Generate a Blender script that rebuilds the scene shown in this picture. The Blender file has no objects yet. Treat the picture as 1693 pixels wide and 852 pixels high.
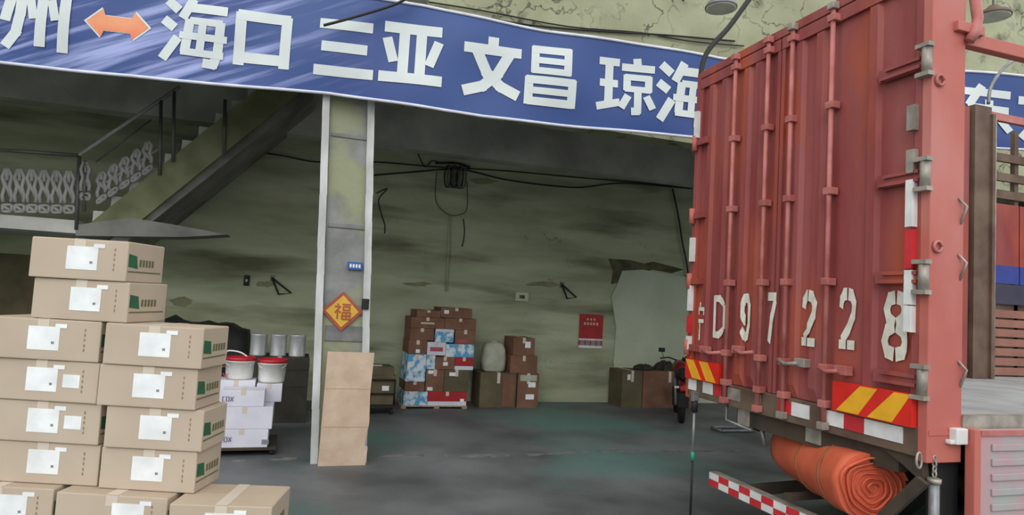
import bpy, bmesh, math, random
from mathutils import Vector, Matrix
random.seed(7)
SC = bpy.context.scene
COL = SC.collection

# ------------------------------------------------------------------ camera
W, H, F = 1693, 852, 1073.6
YAW, PIT, ROL, CH = math.radians(18.177), math.radians(3.785), math.radians(3.282), 1.75
FWD = Vector((math.sin(YAW)*math.cos(PIT), math.cos(YAW)*math.cos(PIT), math.sin(PIT)))
_r0 = Vector((math.cos(YAW), -math.sin(YAW), 0)); _u0 = _r0.cross(FWD)
RGT = _r0*math.cos(ROL) + _u0*math.sin(ROL)
UPV = -_r0*math.sin(ROL) + _u0*math.cos(ROL)
CAM = Vector((0, 0, CH))
cd = bpy.data.cameras.new('camera'); cam = bpy.data.objects.new('camera', cd); COL.objects.link(cam)
m3 = Matrix((RGT, UPV, -FWD)).transposed()
cam.matrix_world = Matrix.Translation(CAM) @ m3.to_4x4()
cd.sensor_width = 36.0; cd.lens = F/W*36.0; cd.clip_start = .05; cd.clip_end = 300
SC.camera = cam

def ray(x, y): return RGT*((x-W/2)/F) - UPV*((y-H/2)/F) + FWD
def onz(x, y, z=0.0): d = ray(x, y); return CAM + d*((z-CH)/d.z)
def ony(x, y, Y): d = ray(x, y); return CAM + d*(Y/d.y)
def onx(x, y, X): d = ray(x, y); return CAM + d*(X/d.x)

# ------------------------------------------------------------------ light
world = bpy.data.worlds.new('overcast_sky'); SC.world = world; world.use_nodes = True
bg = world.node_tree.nodes['Background']; bg.inputs[0].default_value = (.93, .97, 1.0, 1); bg.inputs[1].default_value = 1.0
sd = bpy.data.lights.new('veiled_sun', 'SUN'); sd.energy = .55; sd.angle = math.radians(35); sd.color = (1, .98, .95)
so = bpy.data.objects.new('veiled_sun', sd); COL.objects.link(so)
so.rotation_euler = Vector((.35, .8, -.62)).to_track_quat('-Z', 'Y').to_euler()
SC.view_settings.view_transform = 'Standard'; SC.view_settings.look = 'None'
SC.view_settings.gamma = 1; SC.view_settings.use_curve_mapping = False
SC.view_settings.exposure = .55

# ------------------------------------------------------------------ materials
def srgb(r, g, b):
    f = lambda c: (c/255/12.92) if c/255 <= .04045 else ((c/255+.055)/1.055)**2.4
    return (f(r), f(g), f(b), 1)
MATS = {}
def mat(name, c1, c2=None, scale=4.0, rough=.7, metal=0.0, bump=0.0, bscale=None, stretch=(1, 1, 1), lo=.35, hi=.65, detail=5, c3=None, s3=1.2, lo3=.5, hi3=.62, st3=(1, 1, 1), spec=.4, vein=None, vs=2.0, vw=.012, vmask=.5):
    if name in MATS: return MATS[name]
    m = bpy.data.materials.new(name); m.use_nodes = True; nt = m.node_tree; N = nt.nodes; L = nt.links
    b = N['Principled BSDF']; b.inputs['Roughness'].default_value = rough; b.inputs['Metallic'].default_value = metal
    b.inputs['Specular IOR Level'].default_value = spec
    b.inputs['Base Color'].default_value = c1
    def noise(sc, st, det=detail):
        g = N.new('ShaderNodeNewGeometry'); mp = N.new('ShaderNodeMapping'); mp.inputs['Scale'].default_value = st
        n = N.new('ShaderNodeTexNoise'); n.inputs['Scale'].default_value = sc; n.inputs['Detail'].default_value = det
        L.new(g.outputs['Position'], mp.inputs['Vector']); L.new(mp.outputs[0], n.inputs['Vector']); return n
    def ramp(n, lo, hi):
        r = N.new('ShaderNodeMapRange'); r.inputs[1].default_value = lo; r.inputs[2].default_value = hi
        L.new(n.outputs[0], r.inputs[0]); return r
    if c2:
        r = ramp(noise(scale, stretch), lo, hi)
        mx = N.new('ShaderNodeMix'); mx.data_type = 'RGBA'; mx.inputs[6].default_value = c1; mx.inputs[7].default_value = c2
        L.new(r.outputs[0], mx.inputs[0]); out = mx.outputs[2]
        if c3:
            r3 = ramp(noise(s3, st3, 8), lo3, hi3)
            m2 = N.new('ShaderNodeMix'); m2.data_type = 'RGBA'; m2.inputs[7].default_value = c3
            L.new(r3.outputs[0], m2.inputs[0]); L.new(out, m2.inputs[6]); out = m2.outputs[2]
        if vein:
            nv = noise(vs, (1, 1, 1), 6); sb_ = N.new('ShaderNodeMath'); sb_.operation = 'SUBTRACT'; sb_.inputs[1].default_value = .5; L.new(nv.outputs[0], sb_.inputs[0])
            ab = N.new('ShaderNodeMath'); ab.operation = 'ABSOLUTE'; L.new(sb_.outputs[0], ab.inputs[0])
            rv = N.new('ShaderNodeMapRange'); rv.inputs[1].default_value = vw; rv.inputs[2].default_value = 0; L.new(ab.outputs[0], rv.inputs[0])
            rm = ramp(noise(.55, (1, 1, 1), 3), vmask, vmask+.1)
            mu = N.new('ShaderNodeMath'); mu.operation = 'MULTIPLY'; L.new(rv.outputs[0], mu.inputs[0]); L.new(rm.outputs[0], mu.inputs[1])
            m4 = N.new('ShaderNodeMix'); m4.data_type = 'RGBA'; m4.inputs[7].default_value = vein; L.new(mu.outputs[0], m4.inputs[0]); L.new(out, m4.inputs[6]); out = m4.outputs[2]
        L.new(out, b.inputs['Base Color'])
    if bump:
        n = noise(bscale or scale*4, (1, 1, 1)); bp = N.new('ShaderNodeBump'); bp.inputs['Strength'].default_value = bump; bp.inputs['Distance'].default_value = .02
        L.new(n.outputs[0], bp.inputs['Height']); L.new(bp.outputs[0], b.inputs['Normal'])
    MATS[name] = m; return m

def plain(name, rgb, rough=.6, metal=0.0, spec=.4):
    c = srgb(*rgb); return mat(name, c, tuple(v*.82 for v in c[:3])+(1,), scale=7, rough=rough, metal=metal, spec=spec)

M_FLOOR = mat('concrete_floor', srgb(114, 116, 116), srgb(76, 77, 78), scale=.9, rough=.55, bump=.25, bscale=9, c3=srgb(90, 120, 113), s3=.35, lo3=.5, hi3=.62)
M_WALL = mat('stained_plaster', srgb(184, 188, 158), srgb(150, 154, 123), scale=1.5, stretch=(.4, 1, 1.9), rough=.9, bump=.35, bscale=12, c3=srgb(98, 100, 74), s3=1.2, lo3=.52, hi3=.74, st3=(.35, 1, 2.2), vein=srgb(104, 106, 80), vs=1.4, vw=.005, vmask=.56)
M_PATCH = mat('newer_plaster', srgb(192, 201, 176), srgb(176, 186, 160), scale=1.6, rough=.9, bump=.2, bscale=14)
M_STAIN = mat('damp_stain', srgb(146, 146, 112), srgb(124, 124, 94), scale=5, rough=.95)
M_MOULD = mat('dark_mould', srgb(102, 100, 72), srgb(72, 70, 50), scale=5, rough=.95)
M_LINTEL = mat('pale_lintel_plaster', srgb(172, 173, 142), srgb(150, 150, 120), scale=1.3, rough=.9, bump=.25, bscale=10, c3=srgb(104, 104, 82), s3=2.3, lo3=.58, hi3=.7, vein=srgb(58, 58, 44), vs=2.4, vw=.016, vmask=.46)
M_BEAM = mat('pale_concrete', srgb(216, 214, 206), srgb(178, 176, 168), scale=1.5, rough=.9, bump=.3, bscale=8)  # pale grey concrete, mottled at random
M_DARKCEIL = mat('grey_ceiling', srgb(150, 148, 140), srgb(112, 110, 104), scale=1.5, rough=.95)  # mid grey, randomly mottled
M_PILLAR = mat('pillar_concrete', srgb(150, 150, 148), srgb(118, 118, 114), scale=3, rough=.9, bump=.6, bscale=9, c3=srgb(150, 152, 122), s3=.9, lo3=.48, hi3=.56)
M_RED = mat('faded_red_paint', srgb(152, 82, 79), srgb(136, 58, 56), scale=2.2, stretch=(1, 2, .35), rough=.55, bump=.08, bscale=30, c3=srgb(168, 80, 58), s3=1.5, lo3=.5, hi3=.66, st3=(1, 2, .5))
M_REDROD = mat('dusty_red_rod', srgb(190, 118, 110), srgb(165, 92, 86), scale=6, rough=.5)
M_POST = mat('pale_red_post', srgb(190, 106, 92), srgb(180, 96, 86), scale=2, rough=.6, c3=srgb(192, 120, 112), s3=1.2, lo3=.5, hi3=.62, st3=(1, 1, .5))  # paler, pinker red than the doors
M_PINK = mat('dusty_pink_board', srgb(188, 142, 146), srgb(172, 150, 152), scale=2.5, rough=.7, c3=srgb(160, 162, 160), s3=2.5, lo3=.52, hi3=.62)
M_STEEL = mat('dusty_steel', srgb(176, 168, 156), srgb(140, 132, 122), scale=9, rough=.45, metal=.3)
M_GREY = mat('grey_metal', srgb(150, 150, 150), srgb(120, 120, 120), scale=8, rough=.4, metal=.4)
M_BROWNPOST = mat('rusty_brown_steel', srgb(118, 98, 82), srgb(90, 68, 56), scale=3, rough=.7)
M_DKBROWN = mat('dirty_chassis', srgb(78, 66, 52), srgb(56, 46, 40), scale=4, rough=.8)
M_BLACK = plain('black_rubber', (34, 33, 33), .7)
M_CABLE = plain('black_cable', (42, 41, 38), .6)
M_WHITE = plain('white_reflective', (232, 230, 226), .5)
M_REFRED = plain('red_reflective', (208, 52, 58), .45)
M_CHVRED = plain('chevron_red', (224, 44, 34), .45)
M_CHVYEL = plain('chevron_yellow', (244, 178, 44), .45)
M_NUM = mat('stencil_paint', srgb(226, 222, 208), srgb(206, 200, 184), scale=14, rough=.7)
M_ORANGE = mat('orange_tarp', srgb(214, 104, 72), srgb(200, 90, 62), scale=4, rough=.55, bump=.3, bscale=9)
M_STRAP = plain('olive_strap', (150, 100, 60), .8)
M_CARD = mat('carton_card', srgb(192, 175, 155), srgb(184, 166, 146), scale=2.5, rough=.85, spec=.2)
M_CARDSIDE = mat('carton_flap', srgb(184, 166, 144), srgb(176, 156, 134), scale=3, rough=.85, spec=.2)
M_TAPE = mat('packing_tape', srgb(208, 194, 176), rough=.35)
M_PAPER = plain('label_paper', (244, 245, 243), .6)
M_PRINT = plain('grey_print', (140, 140, 140), .7)
M_GREEN = plain('green_print', (52, 104, 72), .6)
M_FAINT = plain('faint_brown_print', (150, 126, 104), .8)
M_LETTER = mat('banner_lettering', srgb(216, 222, 218), srgb(202, 208, 206), scale=1.5, rough=.6)
M_HEM = plain('white_hem', (226, 226, 236), .6)
M_RAIL = plain('railing_iron', (112, 108, 104), .5, .4)
M_CAST = plain('cast_baluster', (176, 172, 168), .6)
M_WHITEBOX = mat('white_carton', srgb(222, 220, 228), srgb(208, 206, 218), scale=3, rough=.6)
M_PAIL = plain('white_plastic', (232, 230, 226), .35)
M_REDLID = plain('red_plastic', (190, 36, 48), .4)
M_CAN = plain('tin_can_grey', (190, 190, 190), .35, .3)
M_BROWN = mat('brown_carton', srgb(134, 98, 78), srgb(114, 80, 62), scale=4, rough=.85)
M_DKCARD = mat('dark_carton', srgb(104, 95, 70), srgb(86, 78, 58), scale=4, rough=.9)
M_BLUECARD = mat('blue_print_carton', srgb(92, 160, 200), srgb(214, 224, 230), scale=9, rough=.6, lo=.45, hi=.55)
M_REDCARD = plain('red_print_carton', (172, 38, 44), .6)
M_SACK = mat('woven_sack', srgb(182, 182, 164), srgb(160, 162, 144), scale=6, rough=.85, bump=.4, bscale=30)
M_WOOD = mat('pallet_wood', srgb(180, 160, 140), srgb(150, 130, 110), scale=6, rough=.85)
M_GOLD = plain('gold_paper', (226, 178, 62), .4)
M_REDPAPER = plain('red_paper', (176, 82, 62), .6)
M_BLUE = plain('blue_enamel', (44, 96, 160), .4)
M_BLUEBAND = plain('blue_paint', (58, 74, 150), .6)
M_SHEET = mat('cardboard_sheet', srgb(208, 184, 160), srgb(192, 167, 143), scale=5, rough=.9, bump=.25, bscale=16)
M_TEAL = plain('green_tape', (50, 160, 130), .5)
M_BED = mat('worn_bed_floor', srgb(176, 178, 176), srgb(150, 152, 150), scale=3, rough=.6)
M_PVC = mat('white_pipe', srgb(214, 214, 212), srgb(176, 176, 172), scale=5, stretch=(1, 1, .4), rough=.6)

# ------------------------------------------------------------------ mesh helpers
class MB:
    def __init__(s): s.v = []; s.f = []; s.smooth = []
    def add(s, vs, fs, smooth=False):
        o = len(s.v); s.v += [tuple(v) for v in vs]
        for f in fs: s.f.append([i+o for i in f]); s.smooth.append(smooth)
        return s
    def box(s, x0, x1, y0, y1, z0, z1, M=None):
        vs = [Vector((x, y, z)) for x in (x0, x1) for y in (y0, y1) for z in (z0, z1)]
        if M: vs = [M @ v for v in vs]
        return s.add(vs, [(0, 1, 3, 2), (4, 6, 7, 5), (0, 4, 5, 1), (2, 3, 7, 6), (0, 2, 6, 4), (1, 5, 7, 3)])
    def tube(s, pts, r, n=8, cap=True):
        pts = [Vector(p) for p in pts]; rs = r if isinstance(r, (list, tuple)) else [r]*len(pts)
        vs = []; prev = None
        for i, p in enumerate(pts):
            t = (pts[min(i+1, len(pts)-1)] - pts[max(i-1, 0)]).normalized()
            if prev is None:
                a = Vector((0, 0, 1)) if abs(t.z) < .9 else Vector((1, 0, 0)); u = t.cross(a).normalized()
            else:
                u = (prev - t*prev.dot(t)); u = u.normalized() if u.length > 1e-6 else t.orthogonal().normalized()
            prev = u; w = t.cross(u)
            for k in range(n):
                a = 2*math.pi*k/n; vs.append(p + (u*math.cos(a) + w*math.sin(a))*rs[i])
        fs = [(i*n+k, i*n+(k+1) % n, (i+1)*n+(k+1) % n, (i+1)*n+k) for i in range(len(pts)-1) for k in range(n)]
        s.add(vs, fs, True)
        if cap:
            o = len(s.v)-len(vs)
            s.f.append([o+k for k in reversed(range(n))]); s.smooth.append(False)
            s.f.append([o+(len(pts)-1)*n+k for k in range(n)]); s.smooth.append(False)
        return s
    def lathe(s, prof, c=(0, 0, 0), n=20):
        vs = [(c[0]+r*math.cos(2*math.pi*k/n), c[1]+r*math.sin(2*math.pi*k/n), c[2]+z) for r, z in prof for k in range(n)]
        fs = [(i*n+k, i*n+(k+1) % n, (i+1)*n+(k+1) % n, (i+1)*n+k) for i in range(len(prof)-1) for k in range(n)]
        s.add(vs, fs, True)
        o = len(s.v)-len(vs)
        s.f.append([o+k for k in reversed(range(n))]); s.smooth.append(False)
        s.f.append([o+(len(prof)-1)*n+k for k in range(n)]); s.smooth.append(False)
        return s
    def prism(s, poly, ex):
        """poly: list of Vectors (planar); ex: extrusion vector"""
        n = len(poly); ex = Vector(ex); vs = [Vector(p) for p in poly]; vs = vs + [v+ex for v in vs]
        fs = [tuple(range(n))[::-1], tuple(range(n, 2*n))] + [(i, (i+1) % n, n+(i+1) % n, n+i) for i in range(n)]
        return s.add(vs, fs)
    def build(s, name, m, parent=None, bevel=0.0):
        me = bpy.data.meshes.new(name); me.from_pydata(s.v, [], s.f)
        for i, p in enumerate(me.polygons): p.use_smooth = s.smooth[i]
        bm = bmesh.new(); bm.from_mesh(me); bmesh.ops.recalc_face_normals(bm, faces=bm.faces)
        if bevel: bmesh.ops.bevel(bm, geom=list(bm.edges), offset=bevel, segments=2, affect='EDGES', profile=.6)
        bm.to_mesh(me); bm.free(); me.update(); me.materials.append(m)
        o = bpy.data.objects.new(name, me); COL.objects.link(o)
        if parent:
            o.parent = parent; o.matrix_parent_inverse = Matrix()
            # geometry given in the parent's local space
        return o
def tag(o, label=None, cat=None, group=None, kind=None):
    if label: o['label'] = label
    if cat: o['category'] = cat
    if group: o['group'] = group
    if kind: o['kind'] = kind
    return o
def thing(name, label, cat, loc=(0, 0, 0), rz=0.0, group=None):
    o = bpy.data.objects.new(name, None); o.empty_display_size = .1; COL.objects.link(o)
    o.location = loc; o.rotation_euler = (0, 0, rz); return tag(o, label, cat, group)
def struct(o, label=None): return tag(o, label, None, None, 'structure')
def local(root, mb):
    """turn world-space geometry into the space of a root that is only translated"""
    L = Vector(root.location); mb.v = [tuple(Vector(v)-L) for v in mb.v]; return mb
def smooth_path(pts, k=5):
    pts = [Vector(p) for p in pts]; out = []
    for i in range(len(pts)-1):
        p0, p1, p2, p3 = pts[max(i-1, 0)], pts[i], pts[i+1], pts[min(i+2, len(pts)-1)]
        for j in range(k):
            t = j/k
            out.append(.5*((2*p1)+(p2-p0)*t+(2*p0-5*p1+4*p2-p3)*t*t+(-p0+3*p1-3*p2+p3)*t**3))
    return out+[pts[-1]]

# ------------------------------------------------------------------ the setting
YB = 10.8
def blob(cx, cz, pts_n, rx, rz_, jag, seed):
    r = random.Random(seed); return [(cx+rx*math.cos(a)*(1+r.uniform(-jag, jag)), cz+rz_*math.sin(a)*(1+r.uniform(-jag, jag))) for a in [2*math.pi*i/pts_n for i in range(pts_n)]]
fm = MB().add([(-40, -45, 0), (45, -45, 0), (45, YB, 0), (-40, YB, 0), (-40, -45, -.1), (45, -45, -.1), (45, YB, -.1), (-40, YB, -.1)],
              [(0, 1, 2, 3), (7, 6, 5, 4), (0, 4, 5, 1), (1, 5, 6, 2), (2, 6, 7, 3), (3, 7, 4, 0)])
struct(fm.build('floor', M_FLOOR), 'dark grey concrete floor with faint green tint')
wb = struct(MB().box(-8, 16, YB, YB+.25, 0, 5.4).build('wall_back', M_WALL), 'stained olive plaster wall at the end of the bay')
def wallpoly(name, pxs, m, t, depth=0.0):
    P = [ony(x, y, YB-depth) for x, y in pxs]; return MB().prism(P, (0, -t, 0)).build(name, m, wb)
wallpoly('plaster_patch', [(1020, 470), (1028, 448), (1062, 446), (1092, 452), (1160, 462), (1230, 470), (1230, 668), (1018, 668), (1014, 600), (1018, 540), (1010, 490)], M_PATCH, .02)
wallpoly('mould_patch', [(1006, 428), (1040, 430), (1065, 436), (1080, 433), (1112, 441), (1130, 446), (1110, 452), (1078, 446), (1060, 452), (1028, 450), (1022, 468), (1010, 470), (1014, 448)], M_MOULD, .012)
for k, (x, y, w, h) in enumerate([(800, 300, 40, 10), (900, 470, 60, 9), (690, 470, 40, 8), (440, 470, 30, 10), (300, 500, 40, 16)]):
    pts = blob(0, 0, 14, w*.5, h*.5, .35, k); wallpoly('damp_stain', [(x+a, y+b) for a, b in pts], M_STAIN, .003)
struct(MB().box(-8, 16, YB-.35, YB, 4.12, 4.8).build('trim_1', M_BEAM), 'concrete beam along the top of the end wall')
struct(MB().box(-8, 16, 7.46, YB+.25, 4.9, 5.1).build('ceiling', M_DARKCEIL), 'dark ceiling slab inside the bay')
struct(MB().box(-8, 16, 7.46, 7.75, 4.0, 9.5).build('wall_front', M_LINTEL), 'mouldy pale plaster wall above the blue banner')
struct(MB().box(-5.6, -5.3, 6.98, YB, 0, 5).build('wall_left', M_WALL), 'side wall of the bay beside the stair landing')
struct(MB().box(15.4, 15.7, 6.98, YB, 0, 5).build('wall_right', M_WALL), 'side wall of the bay beyond the truck')
# scuffed concrete ridge between the pillars
rg = MB(); r = random.Random(3); xs = [-.6+i*.12 for i in range(52)]
for i in range(len(xs)-1):
    if r.random() < .34 or 0.2 < xs[i] < .95: continue
    yc = 7.12+.05*math.sin(xs[i]*2.1); w0 = r.uniform(.012, .06); h = r.uniform(.003, .009)
    rg.prism([(xs[i], yc-w0, 0), (xs[i+1]+.02, yc-w0*r.uniform(.4, 1), 0), (xs[i+1]+.02, yc+w0*.6, 0), (xs[i], yc+w0, 0)], (0, 0, h))
struct(rg.build('trim_2', mat('scuffed_cement', srgb(128, 128, 124), srgb(92, 92, 90), scale=8, rough=.9)), 'scuffed pale cement ridge across the floor at the pillar line')
struct(MB().box(-5.3, -2.6, YB-.05, YB, 0, 2.0).build('door_1', M_DKCARD), 'dull door panel in the wall below the landing')

# pillar
pil = thing('pillar', 'rough grey concrete pillar with white corner strips', 'pillar', (.57, 7.15, 0)); tag(pil, kind='structure')
ta, tb_ = ony(546, 140, 6.95).x, ony(612, 140, 6.95).x
local(pil, MB().prism([(.345, 6.95, 0), (.80, 6.95, 0), (tb_, 6.95, 4.0), (ta, 6.95, 4.0)], (0, .5, 0))).build('column_body', M_PILLAR, pil, .012)
def pil_x(z): return .345+(ta-.345)*z/4, .80+(tb_-.80)*z/4
for (t, bt) in (((540, 150), (519, 762)), ((614, 150), (600, 764))):
    a = ony(*t, 6.91); b = ony(*bt, 6.93); b.z = 0
    mb = MB(); n = 14; r = random.Random(int(t[0]))
    for i in range(n):
        p = b.lerp(a, i/n); q = b.lerp(a, (i+1)/n); j = r.uniform(-.004, .004)
        mb.prism([p+Vector((-.036+j, 0, 0)), p+Vector((.036+j, 0, 0)), q+Vector((.036, 0, 0)), q+Vector((-.036, 0, 0))], (0, -.03, 0))
    local(pil, mb).build('corner_strip', M_PVC, pil)
for z, h in ((1.23, .16), (1.5, .12), (2.4, .05), (3.35, .04)):
    local(pil, MB().box(pil_x(z)[0]+.02, pil_x(z)[1]-.02, 6.935, 6.96, z, z+h)).build('mortar_band', mat('dark_cement', srgb(132, 132, 130), srgb(104, 104, 102), scale=5, rough=.9), pil, .008)
c = ony(604, 503, 6.9); sw = thing('junction_box', 'small black electric box on the pillar corner', 'electric box', c)
MB().box(-.035, .035, -.03, .03, -.055, .055).build('housing', M_BLACK, sw, .008); MB().tube([(0, 0, .05), (.01, 0, .25), (.03, .02, .6)], .008).build('cable', M_CABLE, sw)
c = ony(587, 440, 6.93); bp = thing('number_plate', 'small blue enamel plate fixed to the pillar', 'sign', c)
MB().box(-.075, .075, -.012, .012, -.04, .04).build('plate', M_BLUE, bp, .004)
mb = MB()
for i in range(4): mb.box(-.055+i*.03, -.036+i*.03, -.016, -.011, -.018, .018)
mb.build('lettering', M_WHITE, bp)
# cardboard sheet on pillar
cb = thing('cardboard_sheet', 'tall cardboard sheet leaning on the foot of the pillar', 'cardboard', (.575, 6.83, 0))
P = [(-.24, .0), (.225, 0), (.235, .18), (.205, .2), (.235, .42), (.225, .7), (.24, 1.13), (-.225, 1.13)]
mb = MB(); mb.prism([Vector((x, -.02+.03*z, z)) for x, z in P], (0, .012, 0)); mb.build('sheet', M_SHEET, cb)
for z in (.38, .76): MB().prism([Vector((-.22, -.0225+.03*z, z)), Vector((.22, -.0225+.03*z, z)), Vector((.22, -.0225+.03*z, z+.006)), Vector((-.22, -.0225+.03*z, z+.006))], (0, .004, 0)).build('crease', M_CARDSIDE, cb)

# ------------------------------------------------------------------ strokes
def stroke_mesh(strokes, fmap, nrm3=(0, -1, 0)):
    """strokes: [(points, width)] in a unit cell; fmap(u, v) -> world point. Flat ribbons."""
    mb = MB(); cnt = 0; n3 = Vector(nrm3)
    for pts, w in strokes:
        P = [Vector((p[0], p[1])) for p in pts]
        for i in range(len(P)-1):
            a, b = P[i], P[i+1]; d = (b-a); l = d.length
            if l < 1e-6: continue
            d /= l; nrm = Vector((-d.y, d.x))*w*.5
            if i > 0: a = a-d*w*.3
            if i < len(P)-2: b = b+d*w*.3
            k = max(2, int(l*14)); k = min(k, 14)
            vs = []; cnt += 1
            for j in range(k+1):
                p = a.lerp(b, j/k)
                for q in (-1, -.33, .33, 1): vs.append(fmap(*(p+nrm*q))+n3*.0005*cnt)
            fs = [(4*j+m, 4*j+m+1, 4*j+m+5, 4*j+m+4) for j in range(k) for m in range(3)]
            mb.add(vs, fs)
    return mb
B = .13
GL = {
 '州': [([(.13, .78), (.07, .42)], B), ([(.28, .98), (.28, .55), (.24, .25), (.1, .02)], B), ([(.4, .8), (.47, .48)], B*.8), ([(.58, .96), (.58, .06)], B), ([(.7, .8), (.78, .48)], B*.8), ([(.9, .99), (.9, .0)], B)],
 '海': [([(.06, .94), (.24, .8)], B), ([(.02, .64), (.2, .52)], B), ([(.06, .02), (.26, .38)], B), ([(.45, 1), (.3, .68)], B), ([(.42, .86), (.98, .86)], B), ([(.42, .66), (.92, .66)], .1), ([(.42, .68), (.38, .16)], B), ([(.89, .68), (.87, .2), (.82, .02), (.66, .03)], B), ([(.28, .42), (1, .42)], .1), ([(.32, .17), (.96, .17)], .1), ([(.62, .64), (.6, .18)], .11)],
 '口': [([(.1, .95), (.1, .02)], .16), ([(.9, .95), (.9, .02)], .16), ([(.04, .9), (.96, .9)], .16), ([(.1, .16), (.9, .16)], .16)],
 '三': [([(.07, .9), (.93, .9)], .15), ([(.12, .5), (.86, .5)], .15), ([(.02, .08), (.98, .08)], .15)],
 '亚': [([(.05, .92), (.96, .92)], .15), ([(.37, .9), (.37, .1)], .14), ([(.64, .9), (.64, .1)], .14), ([(.1, .74), (.22, .34)], .13), ([(.92, .74), (.78, .32)], .13), ([(.0, .08), (1, .08)], .15)],
 '文': [([(.5, 1), (.5, .8)], .15), ([(.02, .78), (.98, .78)], .14), ([(.24, .74), (.42, .4), (.66, .2), (.96, .07)], .15), ([(.78, .74), (.6, .4), (.36, .18), (.04, .07)], .15)],
 '昌': [([(.18, .98), (.18, .53)], .14), ([(.82, .98), (.82, .53)], .14), ([(.12, .93), (.88, .93)], .12), ([(.2, .745), (.8, .745)], .1), ([(.12, .57), (.88, .57)], .1), ([(.08, .46), (.08, 0)], .15), ([(.92, .46), (.92, 0)], .15), ([(.02, .41), (.98, .41)], .12), ([(.1, .235), (.9, .235)], .1), ([(.06, .06), (.94, .06)], .12)],
 '琼': [([(.02, .9), (.38, .9)], .12), ([(.2, .9), (.2, .14)], .13), ([(.04, .52), (.36, .52)], .12), ([(.0, .1), (.4, .2)], .12), ([(.68, 1), (.7, .86)], .13), ([(.42, .83), (1, .83)], .12), ([(.52, .7), (.52, .42)], .12), ([(.9, .7), (.9, .42)], .12), ([(.48, .66), (.94, .66)], .1), ([(.48, .45), (.94, .45)], .1), ([(.71, .43), (.71, .06), (.6, .05)], .12), ([(.54, .33), (.42, .1)], .12), ([(.86, .34), (.98, .12)], .12)],
 '东': [([(.04, .86), (.96, .86)], .13), ([(.42, 1), (.14, .56)], .13), ([(.12, .54), (.94, .54)], .13), ([(.55, .72), (.55, .06), (.42, .06)], .14), ([(.3, .38), (.08, .1)], .13), ([(.72, .4), (.95, .12)], .13)],
 '方': [([(.5, 1), (.54, .84)], .14), ([(.02, .76), (.98, .76)], .13), ([(.38, .74), (.34, .34), (.06, .02)], .14), ([(.36, .5), (.84, .5), (.78, .06), (.56, .06)], .14)],
 '福': [([(.2, .96), (.26, .86)], .09), ([(.04, .78), (.36, .78), (.06, .4)], .09), ([(.22, .58), (.22, .04)], .09), ([(.28, .52), (.4, .42)], .09), ([(.48, .92), (.98, .92)], .09), ([(.54, .78), (.54, .58), (.92, .58), (.92, .78), (.54, .78)], .08), ([(.5, .44), (.5, .04), (.96, .04), (.96, .44), (.5, .44)], .08), ([(.73, .44), (.73, .04)], .08), ([(.5, .24), (.96, .24)], .08)],
 '宁': [([(.5, 1), (.5, .88)], .12), ([(.1, .66), (.1, .82), (.9, .82), (.9, .66)], .1), ([(.08, .5), (.92, .5)], .1), ([(.52, .46), (.52, .04), (.36, .08)], .12)],
 'D': [([(.16, 1), (.16, 0)], .24), ([(.16, .93), (.55, .93), (.82, .76)], .16), ([(.84, .78), (.84, .22)], .24), ([(.82, .24), (.55, .07), (.16, .07)], .16)],
 '9': [([(.46, .95), (.26, .93), (.14, .78), (.14, .56), (.3, .43), (.47, .42)], .22), ([(.54, .95), (.74, .93), (.87, .76), (.86, .36), (.74, .1), (.54, .05)], .22), ([(.46, .05), (.28, .08), (.14, .22)], .2)],
 '7': [([(.06, .93), (.94, .93)], .17), ([(.88, .88), (.62, .5), (.46, 0)], .24)],
 '2': [([(.13, .7), (.16, .84), (.3, .94), (.46, .95)], .22), ([(.54, .95), (.74, .92), (.88, .78), (.84, .58), (.58, .34), (.2, .12)], .22), ([(.06, .07), (.46, .07)], .16), ([(.54, .07), (.95, .07)], .16)],
 '8': [([(.46, .95), (.26, .92), (.15, .76), (.24, .6), (.46, .52)], .22), ([(.54, .95), (.74, .92), (.85, .76), (.76, .6), (.54, .52)], .22), ([(.46, .5), (.2, .42), (.1, .25), (.2, .09), (.46, .05)], .22), ([(.54, .5), (.8, .42), (.9, .25), (.8, .09), (.54, .05)], .22)],
}

# ------------------------------------------------------------------ banner
BA = math.radians(9.3); BD = Vector((math.cos(BA), -math.sin(BA), 0)); BN = Vector((-math.sin(BA), -math.cos(BA), 0)); B0 = Vector((.6, 6.7, 0))
def onb(x, y):
    d = ray(x, y); n = -BN; p = CAM + d*((B0-CAM).dot(n)/d.dot(n)); return (p-B0).dot(BD), p.z
BOT = [(-4.4, 3.72)]+[onb(x, y) for x, y in [(0, 105), (270, 135), (540, 155), (800, 195), (1000, 215), (1150, 230)]]+[(5.2, 3.72), onb(1620, 245), onb(1693, 250), (10, 3.95)]
TOP = [(-4.4, 4.84), (-2, 4.82)]+[onb(x, y) for x, y in [(660, 3), (700, 8), (900, 48), (1100, 80), (1190, 95)]]+[(5.5, 4.68), onb(1600, 115), onb(1693, 125), (10, 4.9)]
def interp(tab, u):
    for (a, za), (b, zb) in zip(tab, tab[1:]):
        if u <= b: return za+(zb-za)*max(0, min(1, (u-a)/(b-a)))
    return tab[-1][1]
def bpoint(u, z, off=0.0):
    t = (z-3.7)
    d = .016*math.sin(u*2.3+t*1.5)+.01*math.sin(u*5.1-t*4)+.012*math.sin((u*.8+t*2.2)*3.1)*(1 if u > .8 else .6) + .05*t*(1-t)
    return B0 + BD*u + BN*(d+off) + Vector((0, 0, z))
bn = thing('banner', 'long blue cloth banner with white Chinese lettering hung over the bay', 'banner', B0)
mb = MB(); NU, NV = 200, 12; vs = []
for i in range(NU+1):
    u = -4.4+14.4*i/NU; zb, zt = interp(BOT, u), interp(TOP, u)
    for j in range(NV+1): vs.append(bpoint(u, zb+(zt-zb)*j/NV))
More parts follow.
